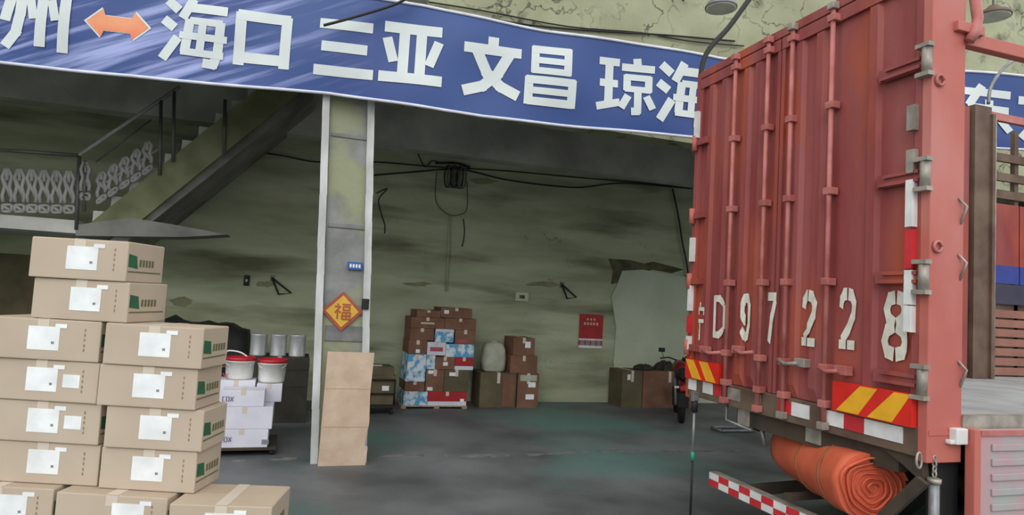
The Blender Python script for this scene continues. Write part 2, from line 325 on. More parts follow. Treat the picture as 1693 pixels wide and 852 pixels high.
mb.add(vs, [(i*(NV+1)+j, (i+1)*(NV+1)+j, (i+1)*(NV+1)+j+1, i*(NV+1)+j+1) for i in range(NU) for j in range(NV)], True)
# printed streaks: blue ground with pale diagonal rays towards the first characters
mbl = bpy.data.materials.new('banner_print'); mbl.use_nodes = True; nt = mbl.node_tree; N = nt.nodes; L = nt.links; pb = N['Principled BSDF']
pb.inputs['Roughness'].default_value = .5
tc = N.new('ShaderNodeTexCoord'); mp = N.new('ShaderNodeMapping'); mp.inputs['Rotation'].default_value = (0, math.radians(24), 0); mp2 = N.new('ShaderNodeMapping'); mp2.inputs['Scale'].default_value = (.35, 1, 6)
nz = N.new('ShaderNodeTexNoise'); nz.inputs['Scale'].default_value = 2.0; nz.inputs['Detail'].default_value = 4
L.new(tc.outputs['Object'], mp.inputs[0]); L.new(mp.outputs[0], mp2.inputs[0]); L.new(mp2.outputs[0], nz.inputs['Vector'])
mr = N.new('ShaderNodeMapRange'); mr.inputs[1].default_value = .47; mr.inputs[2].default_value = .7; L.new(nz.outputs[0], mr.inputs[0])
sx = N.new('ShaderNodeSeparateXYZ'); L.new(tc.outputs['Object'], sx.inputs[0])
mk = N.new('ShaderNodeMapRange'); mk.inputs[1].default_value = .0; mk.inputs[2].default_value = -1.3; mk.inputs[3].default_value = .0; mk.inputs[4].default_value = .85; L.new(sx.outputs[0], mk.inputs[0])
ml = N.new('ShaderNodeMath'); ml.operation = 'MULTIPLY'; L.new(mr.outputs[0], ml.inputs[0]); L.new(mk.outputs[0], ml.inputs[1])
nb = N.new('ShaderNodeTexNoise'); nb.inputs['Scale'].default_value = .9; L.new(tc.outputs['Object'], nb.inputs['Vector'])
mx0 = N.new('ShaderNodeMix'); mx0.data_type = 'RGBA'; mx0.inputs[6].default_value = srgb(34, 76, 132); mx0.inputs[7].default_value = srgb(42, 58, 126); L.new(nb.outputs[0], mx0.inputs[0])
mx = N.new('ShaderNodeMix'); mx.data_type = 'RGBA'; L.new(ml.outputs[0], mx.inputs[0]); L.new(mx0.outputs[2], mx.inputs[6]); mx.inputs[7].default_value = srgb(168, 176, 224)
L.new(mx.outputs[2], pb.inputs['Base Color'])
local(bn, mb).build('cloth', mbl, bn)
for tab, s in ((BOT, 1), (TOP, -1)):
    mb = MB(); pts = [bpoint(-4.4+14.4*i/NU, interp(tab, -4.4+14.4*i/NU)+.012*s, .004) for i in range(NU+1)]
    mb.tube(pts, .016, 6); local(bn, mb).build('hem', M_HEM, bn)
for ch, x0, x1, y0, y1 in [('州', 0, 122, -22, 84), ('海', 268, 377, 0, 107), ('口', 387, 482, 20, 113), ('三', 519, 622, 34, 128), ('亚', 628, 733, 42, 140), ('文', 763, 863, 62, 162), ('昌', 868, 953, 77, 176), ('琼', 987, 1080, 96, 190), ('海', 1084, 1180, 107, 206), ('东', 1588, 1674, 142, 224), ('方', 1682, 1768, 150, 236)]:
    cx, cy = (x0+x1)/2, (y0+y1)/2
    u0, u1 = onb(x0, cy)[0], onb(x1, cy)[0]; z1, z0 = onb(cx, y0)[1], onb(cx, y1)[1]
    BW = 1.1 if ch in '海琼昌' else 1.18
    mb = stroke_mesh([(p_, w_*BW) for p_, w_ in GL[ch]], lambda a, b: bpoint(u0+(u1-u0)*a, z0+(z1-z0)*b, .006), BN); local(bn, mb).build('character', M_LETTER, bn)
# double headed arrow
u0, u1 = onb(143, 42)[0], onb(250, 42)[0]; zc = onb(196, 42)[1]; hw = (u1-u0)/2; uc = (u0+u1)/2
M_ARROW = mat('arrow_orange', srgb(226, 106, 66), srgb(228, 150, 106), scale=1.6, rough=.5, lo=.45, hi=.6)
A = [(-1, 0), (-.5, .46), (-.42, .24), (.42, .24), (.5, .46), (1, 0), (.5, -.46), (.42, -.24), (-.42, -.24), (-.5, -.46)]
mb = MB()
for off, k, mm, nm in ((.005, 1.04, M_LETTER, 'arrow_outline'), (.008, .96, M_ARROW, 'arrow')):
    mb = MB(); P = [(uc+hw*a*k, zc+hw*b*k*1.1) for a, b in A]
    for poly in ((0, 1, 9), (1, 2, 8, 9), (2, 3, 7, 8), (3, 4, 6, 7), (4, 5, 6)):
        mb.add([bpoint(*P[i], off) for i in poly], [tuple(range(len(poly)))])
    local(bn, mb).build(nm, mm, bn)

# fu diamond on pillar
c = ony(566, 515, 6.92); fu = thing('good_luck_diamond', 'gold and red good luck paper diamond pasted on the pillar', 'paper sign', c)
def diamond(r, y0, y1): return MB().prism([Vector((0, y0, r)), Vector((r, y0, 0)), Vector((0, y0, -r)), Vector((-r, y0, 0))], (0, y1-y0, 0))
diamond(.205, 0, .006).build('backing', M_REDPAPER, fu); diamond(.165, -.004, 0).build('gold_field', M_GOLD, fu)
stroke_mesh(GL['福'], lambda a, b: Vector(((a-.5)*.17, -.007, (b-.5)*.17))).build('character', M_REDPAPER, fu)

# ------------------------------------------------------------------ stairs and landing
ST = thing('staircase', 'dim concrete staircase rising from a landing with ornate railing', 'staircase', (-2.5, 9.3, 0)); tag(ST, kind='structure')
local(ST, MB().box(-5.3, -2.62, 9.3, YB, 2.27, 2.43)).build('landing_slab', M_BEAM, ST)
lo, hi = ony(150, 368, 9.3), ony(486, 98, 9.3); dx, dz = hi.x-lo.x, hi.z-lo.z
local(ST, MB().prism([lo, hi, hi+Vector((0, 0, .0))+Vector((.25, 0, -.28)), lo+Vector((.35, 0, -.14)), lo+Vector((0, 0, -.12))], (0, .1, 0))).build('stringer', mat('olive_stringer', srgb(140, 141, 106), srgb(116, 117, 86), scale=3, rough=.9), ST)
NS = 12
for i in range(NS):
    x = lo.x+dx*i/NS; z = lo.z+dz*(i+1)/NS-.05
    local(ST, MB().box(x, x+dx/NS+.02, 9.36, YB, z-.2, z)).build('step', M_BEAM, ST)
local(ST, MB().prism([lo+Vector((.2, .1, -.2)), hi+Vector((.2, .1, -.3)), hi+Vector((.3, .1, -.4)), lo+Vector((.3, .1, -.3))], (0, YB-9.45, 0))).build('soffit', M_DARKCEIL, ST)
local(ST, MB().prism([ony(125, 372, 9.28), ony(215, 360, 9.28), ony(290, 372, 9.28), ony(376, 388, 9.28), ony(300, 392, 9.28), ony(125, 390, 9.28)], (0, .5, 0))).build('ledge', M_DARKCEIL, ST)
rail = thing('stair_railing', 'iron stair railing with pale cast ornaments', 'railing', (-2.5, 9.3, 2.43))
def rpx(name, pts, r, m, Y=9.28): return local(rail, MB().tube([ony(x, y, Y) for x, y in pts], r, 7)).build(name, m, rail)
rpx('handrail', [(-30, 246), (131, 257)], .022, M_RAIL); rpx('handrail', [(131, 257), (298, 143)], .024, M_CAST)
rpx('rail', [(158, 268), (250, 198)], .012, M_RAIL); rpx('rail', [(162, 310), (262, 247)], .014, M_CAST)
for p in ([(131, 256), (126, 380)], [(141, 266), (139, 350)], [(266, 166), (264, 290)], [(372, 165), (370, 255)], [(288, 150), (286, 268)]): rpx('post', p, .022, M_RAIL)
def ornament(cx, y0, y1, w, sk):
    """cast baluster: two mirrored curved bars and a crossing, then a small square"""
    mb = MB(); T = lambda a, b: ony(cx+w*a, y0+(y1-y0)*b+sk*w*a, 9.28)
    for s in (-1, 1):
        mb.tube([T(s*.12, 0), T(s*.42, .2), T(s*.2, .42), T(s*.42, .62), T(s*.34, .78)], .022, 6)
    mb.tube([T(-.38, .2), T(.3, .66)], .018, 6); mb.tube([T(0, 0), T(0, .28)], .022, 6)
    for a, b in (((-.4, .84), (.4, .84)), ((.4, .84), (.4, 1)), ((.4, 1), (-.4, 1)), ((-.4, 1), (-.4, .84)), ((-.4, .86), (.4, 1))): mb.tube([T(*a), T(*b)], .018, 6)
    local(rail, mb).build('baluster', M_CAST, rail)
for k in range(6): ornament(12+k*20.5, 279+k*.8, 350+k*.4, 19, .0)
ornament(141, 268, 330, 18, 0)
for k in range(5): ornament(168+k*19, 285-k*12.5, 333-k*12, 17, -.65)

# ------------------------------------------------------------------ cartons
def carton(name, label, loc, rz, w, d, h, m=None, group=None, side_logo=True, second=False, lx=.0, face=True, cat='carton'):
    M_SP = plain('olive_print', (112, 112, 78), .8)
    """origin: bottom centre of the FRONT face; depth runs to +y"""
    t = thing(name, label, cat, loc, rz, group)
    MB().box(-w/2, w/2, 0, d, 0, h).build('body', m or M_CARD, t, .006)
    if face:
        fl = MB()
        for s in (0, 1): fl.box(-w/2+.006, w/2-.006, .004+s*d/2+(.002 if s else 0), d/2-.002+s*(d/2-.004), h-.001, h+.0015)
        fl.build('top_flap', M_CARDSIDE if m is None else m, t)
        MB().box(-.03, .03, -.0012, .0, h-.055, h).box(-.03, .03, 0, d, h+.0012, h+.0028).build('packing_tape', M_TAPE, t)
        l = MB().box(lx-.095, lx+.07, -.002, 0, h*.24, h*.82).build('shipping_label', M_PAPER, t)
        mb = MB()
        mb.box(lx+.03, lx+.045, -.003, -.002, h*.4, h*.46); mb.build('label_print', M_PRINT, l)
        MB().box(lx+.045, lx+.105, -.003, -.001, h*.8, h*.9).build('corner_sticker', M_PAPER, t)
        if second: MB().box(lx+.1, lx+.19, -.002, 0, h*.36, h*.68).build('second_label', M_PAPER, t)
        mb = MB()
        for z in (.25, .36, .5, .62, .74): mb.box(w*.36, w*.372, -.0012, 0, h*z, h*(z+.07))
        mb.build('faint_print', M_FAINT, t)
    if side_logo:
        x = w/2
        lg = MB().prism([Vector((x, .012, h*.38)), Vector((x, .1, h*.34)), Vector((x, .085, h*.66)), Vector((x, .012, h*.7))], (.0015, 0, 0)).build('green_logo', M_GREEN, t)
        mb = MB()
        for i in range(5): mb.box(x, x+.0015, .115+i*.03, .135+i*.03, h*.4, h*.58)
        mb.box(x, x+.0015, .012, d*.92, h*.24, h*.275); mb.build('side_print', M_SP, t)
    return t
RZ = -YAW
CR = Vector((math.cos(RZ), math.sin(RZ), 0)); CF = Vector((-math.sin(RZ), math.cos(RZ), 0))
CO = Vector((CAM.x, CAM.y, 0))
def front(px, py, depth):
    p = CAM + ray(px, py)*depth; return p
RH = .2165; ZR = [.43+RH*k for k in range(0, 9)]   # row bottoms
def put(xl, xr, row, label, depth=3.4, rot=0.0, dep=.36, **kw):
    z = .0+RH*row
    ym = 463+(CH-(z+RH*.5))*F/depth
    a, b = front(xl, ym, depth), front(xr, ym, depth); w = (Vector((a.x, a.y, 0))-Vector((b.x, b.y, 0))).length
    c = (a+b)/2; return carton('carton', label, (c.x, c.y, z), RZ+rot, w-.006, dep, RH-.004, **kw)
G1 = 'plain brown cartons stacked by the entrance'
# hidden lower layers carrying the pile, then the rows in view
for row in (0, 1):
    for xl, xr, dd, rr in ((-105, 85, 3.4, .02), (88, 276, 3.36, -.01), (282, 462, 3.32, .07)):
        put(xl, xr, row, 'brown carton low in the pile near the floor, carrying the other cartons', dd, rr, group=G1)
put(-105, 84, 2, 'brown carton in the lowest row, under the column with two-label cartons', 3.33, .03, lx=-.04+.13, group=G1)
put(88, 276, 2, 'middle brown carton of the lowest row, both columns resting on it', 3.3, -.01, lx=.1, group=G1)
put(280, 447, 2, 'brown carton with its top showing, at the open end of the lowest row', 3.24, .08, lx=.02, group=G1)
LC = [('brown carton second from the bottom in the outer column, one label', 0), ('brown carton with two white labels, lower of the pair in the outer column', 0), ('brown carton with two white labels, upper of the pair in the outer column', 0), ('topmost brown carton of the outer column, beneath the overhanging pair', 0)]
for k, (lab, _) in enumerate(LC): put(-30+[3, 0, -2, 2][k], 163+[0, 2, 0, 2][k], 3+k, lab, 3.42, [.01, 0, -.015, .01][k], lx=.02, second=k in (1, 2), group=G1, side_logo=True)
RCN = ['lowest brown carton of the column beside the white boxes', 'brown carton second up in the column beside the white boxes', 'brown carton jutting out, third up in the column beside the white boxes', 'topmost brown carton of the column beside the white boxes']
for k, lab in enumerate(RCN): put([164, 173, 161, 170][k], [325, 336, 326, 337][k], 3+k, lab, 3.4, [-.01, .01, .0, -.02][k], lx=.02+[-.01, 0, 0, 0][k], dep=.29, group=G1)
put(50, 214, 7, 'lower of the two brown cartons overhanging at the very top, green logo', 3.44, -.03, lx=.04, group=G1)
put(48, 211, 8, 'uppermost brown carton of the pile, green logo on its end', 3.44, .0, lx=.03, group=G1)

# ------------------------------------------------------------------ pile of white cartons and pails
def pxbox(x0, x1, y0, y1, Y, xr, yr):
    """world X range from pixels at row yr, Z range from pixels at column xr, on the plane y=Y"""
    return ony(x0, yr, Y).x, ony(x1, yr, Y).x, max(0, ony(xr, y1, Y).z), ony(xr, y0, Y).z
YW = 7.3
def wbox(rect, label, Y, depth, m, name='carton', marks=None, group=None, xr=405, yr=690, cat='carton', z0=None):
    x0, x1, za, zb = pxbox(*rect, Y, xr, yr)
    if z0 is not None: za = z0
    t = thing(name, label, cat, ((x0+x1)/2, Y, za), 0, group); w, h = x1-x0-.004, zb-za-.002
    MB().box(-w/2, w/2, 0, depth, 0, h).build('body', m, t, .005)
    MB().box(-.025, .025, -.001, 0, h*.7, h).box(-.025, .025, 0, depth, h, h+.0015).build('packing_tape', M_TAPE, t)
    for (a, b, c, d, mm, nm) in (marks or []):
        MB().box(-w/2+w*a, -w/2+w*b, -.0025, 0, h*c, h*d).build(nm, mm, t)
    return t
def cdx(t, w, h, ox, oz, s, m):
    G = [([(.24, .9), (.05, .9), (.05, .1), (.24, .1)], .07), ([(.34, .9), (.34, .1), (.5, .1), (.56, .3), (.56, .7), (.5, .9), (.34, .9)], .07), ([(.66, .9), (.9, .1)], .07), ([(.9, .9), (.66, .1)], .07)]
    stroke_mesh(G, lambda a, b: Vector((ox+a*s, -.004, oz+b*s*.5))).build('lettering', m, t)
tr = thing('platform_trolley', 'low dark platform trolley under the white cartons', 'trolley', (ony(405, 745, YW).x, YW, 0))
MB().box(-.38, .3, -.02, .62, .056, .08).build('deck', M_DKBROWN, tr)
for x in (-.34, .26):
    for y in (.03, .55): MB().tube([(x-.02, y, .028), (x+.02, y, .028)], .028, 14).build('wheel', M_BLACK, tr)
M_CDX = plain('purple_print', (110, 96, 130), .6); M_CDR = plain('dull_red_print', (176, 84, 96), .6)
G2 = 'white cartons on the platform trolley'
zt = .081
specs = [((356, 446, 710, 739), 'bottom white carton on the trolley with a printed logo', 0, .6), ((355, 451, 673, 710), 'wide plain white carton resting on the bottom one', 0, .6), ((363, 435, 646, 673), 'narrow white carton with a logo, set on the wide one', 0, .3), ]
zcur = zt
for i, (rc, lab, yo, dp) in enumerate(specs):
    t = wbox(rc, lab, YW+yo, dp-.01, M_WHITEBOX, group=G2, z0=zcur); h = ony(405, rc[2], YW).z-zcur
    if i != 1: cdx(t, 0, h, -.2, h*.3, .12, M_CDX)
    if i == 0: MB().box(.2, .27, -.002, 0, .03, .08).build('stamp', M_PRINT, t)
    zcur = ony(405, rc[2], YW).z
zw = ony(405, 673, YW).z
t = wbox((353, 418, 629, 673), 'white carton with red lettering behind the narrow one', YW+.32, .28, M_WHITEBOX, group=G2, z0=zw); cdx(t, 0, 0, -.2, .24, .13, M_CDR)
t = wbox((420, 463, 634, 673), 'upright white carton at the trolley end, beneath a red-lidded pail', YW+.32, .28, M_WHITEBOX, group=G2, z0=zw)
def pail(cx, zb, Y, r, h, label):
    p = thing('paint_pail', label, 'pail', (cx, Y, zb), 0, 'white pails with red lids')
    MB().lathe([(r*.9, 0), (r*.93, h*.1), (r, h*.8), (r*1.03, h*.8), (r*1.03, h*.84), (r, h*.84), (r, h*.86)], n=22).build('tub', M_PAIL, p)
    MB().lathe([(r*1.05, h*.86), (r*1.05, h), (r*.98, h), (r*.95, h*.95)], n=22).build('lid', M_REDLID, p)
    MB().tube([(r*1.02*math.cos(a), -r*1.02*math.sin(a)*.9-.0, h*.84-abs(math.sin(a))*h*.28) for a in [math.pi*i/12 for i in range(13)]], .004, 5).build('bail_handle', M_WHITE, p)
    return p
ztop1 = ony(405, 646, YW).z; ztop2 = ony(405, 629, YW+.32).z; ztop3 = ony(405, 634, YW+.32).z
pail(ony(396, 615, YW+.45).x, ztop2+.002, YW+.46, .15, .235, 'white pail with red lid and looped cord on top')
pail(ony(440, 615, YW+.45).x+.06, ztop3+.004, YW+.46, .15, .25, 'white pail with red lid above the upright white carton')
lp = ony(392, 600, YW+.45)
tag(MB().tube(smooth_path([(lp.x-.12, YW+.44, ztop2+.24), (lp.x-.1, YW+.42, ztop2+.3), (lp.x+.02, YW+.42, ztop2+.29), (lp.x+.1, YW+.42, ztop2+.245)]), .009, 6).build('cord', M_WHITE), 'loop of white cord lying on a red pail lid', 'cord')

# dark cartons behind, grey cans on top
M_SHADE = mat('shaded_carton', srgb(64, 60, 50), srgb(46, 44, 38), scale=4, rough=.9)  # card darkened to carry the shade behind the white pile
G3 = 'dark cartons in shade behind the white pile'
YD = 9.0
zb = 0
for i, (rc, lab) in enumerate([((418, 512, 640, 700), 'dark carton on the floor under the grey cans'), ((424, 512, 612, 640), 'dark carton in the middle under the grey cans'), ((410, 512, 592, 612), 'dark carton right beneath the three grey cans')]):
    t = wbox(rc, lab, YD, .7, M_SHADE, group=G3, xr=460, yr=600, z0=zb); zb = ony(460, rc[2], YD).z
cp = thing('shade_pile', 'added dark pile standing in for the shade in the corner below the stairs', 'shade stand-in', (ony(340, 600, 9.7).x, 9.7, 0)); r = random.Random(4)  # added heap: its black cover stands in for the corner's shade
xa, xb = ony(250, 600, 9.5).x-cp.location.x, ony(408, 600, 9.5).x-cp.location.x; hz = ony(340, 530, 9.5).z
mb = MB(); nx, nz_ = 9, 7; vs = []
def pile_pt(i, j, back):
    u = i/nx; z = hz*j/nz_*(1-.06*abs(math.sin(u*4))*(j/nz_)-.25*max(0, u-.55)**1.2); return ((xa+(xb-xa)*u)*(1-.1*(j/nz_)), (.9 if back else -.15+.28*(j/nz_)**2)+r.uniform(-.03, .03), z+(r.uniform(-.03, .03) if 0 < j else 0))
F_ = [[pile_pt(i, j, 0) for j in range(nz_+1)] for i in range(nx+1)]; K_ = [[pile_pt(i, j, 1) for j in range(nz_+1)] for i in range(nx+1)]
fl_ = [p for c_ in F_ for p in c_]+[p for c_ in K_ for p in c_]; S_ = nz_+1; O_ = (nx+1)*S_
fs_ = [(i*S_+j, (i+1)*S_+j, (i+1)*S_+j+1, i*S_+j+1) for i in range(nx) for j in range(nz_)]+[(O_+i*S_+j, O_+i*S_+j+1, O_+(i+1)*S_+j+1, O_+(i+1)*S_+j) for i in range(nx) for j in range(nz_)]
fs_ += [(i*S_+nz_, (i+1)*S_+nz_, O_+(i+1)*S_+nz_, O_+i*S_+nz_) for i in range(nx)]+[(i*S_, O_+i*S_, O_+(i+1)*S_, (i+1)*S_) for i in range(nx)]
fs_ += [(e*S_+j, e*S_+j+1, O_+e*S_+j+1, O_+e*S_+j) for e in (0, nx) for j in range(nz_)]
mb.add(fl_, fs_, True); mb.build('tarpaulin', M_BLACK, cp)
MB().tube(smooth_path([(xa*.98, -.2, hz*.55), (0, -.16, hz*.5), (xb*.98, -.2, hz*.55)]), .012, 6).build('added_rope', M_STRAP, cp)
for x0, x1, tl in ((412, 441, 'grey tin at the stair side of the three on the dark cartons'), (446, 474, 'middle grey tin of three standing on the dark cartons'), (478, 506, 'grey tin next to the pillar, of three on the dark cartons')):
    a, b = ony(x0, 572, YD+.1).x, ony(x1, 572, YD+.1).x; r = (b-a)/2; h = ony(x0, 553, YD+.1).z-ony(x0, 590, YD+.1).z
    cn = thing('tin_can', tl, 'tin', ((a+b)/2, YD+.25, zb), 0, 'three grey tins')
    MB().lathe([(r*.97, 0), (r, .012), (r, .02), (r*.97, .028), (r*.97, h-.03), (r, h-.02), (r, h), (r*.94, h), (r*.93, h-.012)], n=24).build('body', M_CAN, cn)
    MB().lathe([(r*.9, h-.012), (r*.9, h-.006), (r*.5, h-.004)], n=24).build('lid', M_GREY, cn)

# ------------------------------------------------------------------ pallet stack of mixed cartons at the end wall
YP = 10.08
def px_pal(rc): return pxbox(*rc, YP, 724, 595)
pal = thing('pallet', 'pale wooden pallet under the tall mixed carton stack', 'pallet', (ony(722, 675, YP).x, YP, 0))
x0, x1, _, zt = px_pal((668, 777, 671, 678)); cx = pal.location.x
for k in range(6): MB().box(x0-cx+(x1-x0)*0, x1-cx, .0+k*.11, .085+k*.11, zt-.02, zt).build('deck_board', M_WOOD, pal)
for x in (x0-cx+.04, 0, x1-cx-.04): MB().box(x-.04, x+.04, 0, .63, 0, zt-.02).build('bearer', M_WOOD, pal)
wl = lambda a, b, c, d: (a, b, c, d, M_PAPER, 'label'); tp = lambda a, b, c, d: (a, b, c, d, M_TAPE, 'tape_piece')
G4 = 'mixed cartons on the pallet'
E_ = [
 ((671, 711, 648, 671), M_BLUECARD, 'blue printed carton at the bottom corner of the pallet stack', []),
 ((711, 775, 648, 671), M_REDCARD, 'red printed carton with pale lower band at the pallet base', [(0, 1, 0, .3, M_WHITEBOX, 'pale_band'), wl(.84, .94, .3, .5)]),
 ((672, 705, 632, 648), M_BROWN, 'flat brown carton above the bottom blue one', []),
 ((672, 705, 616, 632), M_BLUECARD, 'flat blue printed carton beneath the taller blue one', []),
 ((706, 736, 611, 648), M_BROWN, 'brown carton with white labels near the pallet stack middle', [wl(.1, .4, .8, .95), wl(.1, .4, .05, .2)]),
 ((736, 777, 611, 648), M_DKCARD, 'dull brown carton with one label above the red base carton', [wl(.2, .45, .72, .88)]),
 ((674, 705, 587, 616), M_BLUECARD, 'tall blue and white carton at the pallet stack edge', []),
 ((705, 720, 588, 611), M_BLUECARD, 'narrow upright blue carton in the pallet stack', []),
 ((720, 752, 590, 611), M_BROWN, 'brown carton with small label beside the red one', [wl(.4, .65, .3, .6)]),
 ((752, 783, 590, 611), M_REDCARD, 'red printed carton with white base high in the pallet stack', [(0, 1, 0, .3, M_WHITEBOX, 'pale_band')]),
 ((674, 705, 564, 587), M_BROWN, 'brown carton with label over the tall blue one', [wl(.4, .62, .1, .35)]),
 ((705, 736, 566, 588), M_WHITEBOX, 'cream and red printed carton in the pallet stack', [(.15, .85, .3, .62, M_CDR, 'print')]),
 ((736, 783, 568, 590), M_BLUECARD, 'wide blue and white printed carton in the pallet stack', []),
 ((675, 715, 544, 564), M_BROWN, 'brown carton under the top layers at the stack edge', []),
 ((717, 748, 544, 566), M_BLUECARD, 'highest blue and white printed carton of the pallet stack', [(0, 1, .8, 1, M_WHITEBOX, 'pale_band')]),
 ((750, 784, 544, 568), M_BROWN, 'brown carton beside the highest blue one', [(.1, .6, .1, .35, M_CDR, 'print')]),
 ((675, 731, 526, 544), M_BROWN, 'long brown taped carton under the flat one on the stack top', [tp(.3, .7, .4, .55)]),
 ((731, 784, 525, 544), M_BROWN, 'long brown carton right under the topmost stickered one', []),
 ((684, 724, 514, 526), M_BROWN, 'brown carton lying flat on top of the pallet stack', []),
 ((724, 776, 508, 525), M_BROWN, 'topmost brown carton with white sticker on the pallet stack', [wl(.1, .25, .4, .75)]),
]
for i, (rc, m, lab, marks) in enumerate(E_):
    wbox(rc, lab, YP+random.uniform(0, .03), .58, m, group=G4, xr=724, yr=595, marks=marks)

# sack and cartons beside it
YS = 10.15
def sbox(rc, lab, m, marks=None, z0=None, Y=YS, d=.5, grp='cartons beside the sack'): return wbox(rc, lab, Y, d, m, group=grp, xr=845, yr=615, marks=marks, z0=z0)
zc1 = ony(845, 617, YS).z
sbox((795, 855, 617, 672), 'olive brown carton under the pale sack', M_DKCARD, [(.62, .95, .05, .95, M_BROWN, 'side_flap')], 0)
sbox((857, 892, 617, 672), 'carton with white label under the tall brown cartons', M_BROWN, [(.1, .9, .78, .95, M_SACK, 'tape_piece'), wl(.5, .85, .6, .75), wl(.4, .8, .25, .4)], 0)
zc2 = ony(845, 588, YS).z
sbox((843, 888, 588, 617), 'wide brown carton above the labelled one', M_BROWN, [], zc1)
sbox((846, 882, 558, 588), 'topmost brown carton with torn tape beside the sack', M_BROWN, [wl(.55, .8, .45, .8)], zc2)
x0, x1 = ony(803, 595, YS).x, ony(839, 595, YS).x; h = ony(820, 566, YS).z-zc1; w = x1-x0
sk = thing('sack', 'pale woven sack standing on the olive carton', 'sack', ((x0+x1)/2, YS+.2, zc1))
mb = MB(); rings = [(.42, 0), (.52, .06), (.55, .4), (.5, .75), (.4, .92), (.1, .98)]
mb.v = []; n = 18
vs = [(w*rr*math.copysign(abs(math.cos(a))**.6, math.cos(a)), .17*(rr/.55)*math.copysign(abs(math.sin(a))**.6, math.sin(a)), h*zz) for rr, zz in rings for a in [2*math.pi*k/n for k in range(n)]]
mb.add(vs, [(i*n+k, i*n+(k+1) % n, (i+1)*n+(k+1) % n, (i+1)*n+k) for i in range(len(rings)-1) for k in range(n)], True)
mb.f += [list(range(n))[::-1], [(len(rings)-1)*n+k for k in range(n)]]; mb.smooth += [False, False]
mb.build('bag', M_SACK, sk); MB().tube([(-w*.2, 0, h*.95), (0, -.02, h*1.0), (w*.22, 0, h*.96)], .02, 7).build('tied_mouth', M_SACK, sk)

# hand cart with goods behind the pillar
YC = 9.55
cx = ony(632, 680, YC).x; ct = thing('hand_cart', 'dark wire hand cart beside the pillar', 'hand cart', (cx, YC, 0))
x0, x1 = ony(606, 650, YC).x-cx, ony(655, 650, YC).x-cx
MB().box(x0, x1, 0, .6, .1, .14).build('deck', M_BLACK, ct)
for x in (x0+.02, x1-.02):
    for y in (.02, .58): MB().tube([(x, y, .14), (x, y, .5)], .015, 6).build('upright', M_BLACK, ct)
for z in (.3, .5): MB().tube([(x0+.02, .02, z), (x1-.02, .02, z), (x1-.02, .58, z), (x0+.02, .58, z), (x0+.02, .02, z)], .012, 6).build('rail', M_BLACK, ct)
for x in (x0+.05, x1-.05):
    for y in (.06, .54): MB().tube([(x-.02, y, .05), (x+.02, y, .05)], .05, 14).build('wheel', M_BLACK, ct)
t = carton('carton', 'olive brown carton riding on the wire hand cart', (cx, YC+.05, .14), 0, (x1-x0)-.08, .46, .42, M_DKCARD, side_logo=False, face=False)
MB().box(-.02, .08, -.003, 0, .2, .27).build('label', M_PAPER, t)
t = carton('carton', 'flat dark carton lying on top of the hand cart load', (cx-.02, YC+.05, .56), .05, (x1-x0)-.1, .44, .12, M_DKCARD, side_logo=False, face=False)
MB().box(-.15, .0, .1, .2, .12, .135).build('lid_flap', M_SACK, t)

# dark goods by the plaster patch
YG = 10.2
def gb(rc, lab, m, z0=0, d=.5, marks=None): return wbox(rc, lab, YG, d, m, group='goods against the patched wall', xr=1075, yr=640, z0=z0, marks=marks)
zg = ony(1075, 614, YG).z
gb((1028, 1062, 614, 668), 'dark olive carton against the patched wall', M_DKCARD, marks=[wl(.25, .4, .75, .9)])
gb((1063, 1150, 614, 668), 'reddish brown carton half hidden by the motorbike', M_BROWN)
r = random.Random(9); M_HEAP = mat('dark_heap', srgb(62, 58, 46), srgb(40, 38, 32), scale=9, rough=.9, bump=.6, bscale=14)
for k, (px, rx, hh) in enumerate([(1064, .24, .09), (1098, .25, .15), (1137, .27, .22)]):
    p = ony(px, 610, YG+.24); t = thing('bundle', ['flattest dark bundle on the olive carton by the patched wall', 'dark bundle between two others on the cartons by the patched wall', 'tallest dark bundle, above the motorbike by the patched wall'][k], 'bundle', (p.x, p.y, zg), 0, 'dark bundles')
    mb = MB(); n = 18; vs = []; R_ = [(.95, 0), (1, .25), (.85, .6), (.55, .9), (.2, 1.0)]
    for rr, zz in R_:
        for a in range(n): q = rr*rx*(1+r.uniform(-.14, .14)); vs.append((q*math.cos(2*math.pi*a/n)*.82, q*.75*math.sin(2*math.pi*a/n), hh*zz*(1+(r.uniform(-.25, .25) if zz else 0))))
    mb.add(vs, [(i*n+a, i*n+(a+1) % n, (i+1)*n+(a+1) % n, (i+1)*n+a) for i in range(len(R_)-1) for a in range(n)], False); mb.f += [list(range(n))[::-1], [(len(R_)-1)*n+a for a in range(n)]]; mb.smooth += [False]*2
    mb.build('wrap', M_HEAP, t); MB().tube([(-rx*.6, -.02, .01), (-rx*.3, -.05, hh), (rx*.3, -.05, hh), (rx*.6, -.02, .01)], .012, 5).build('tie', M_DKBROWN, t)

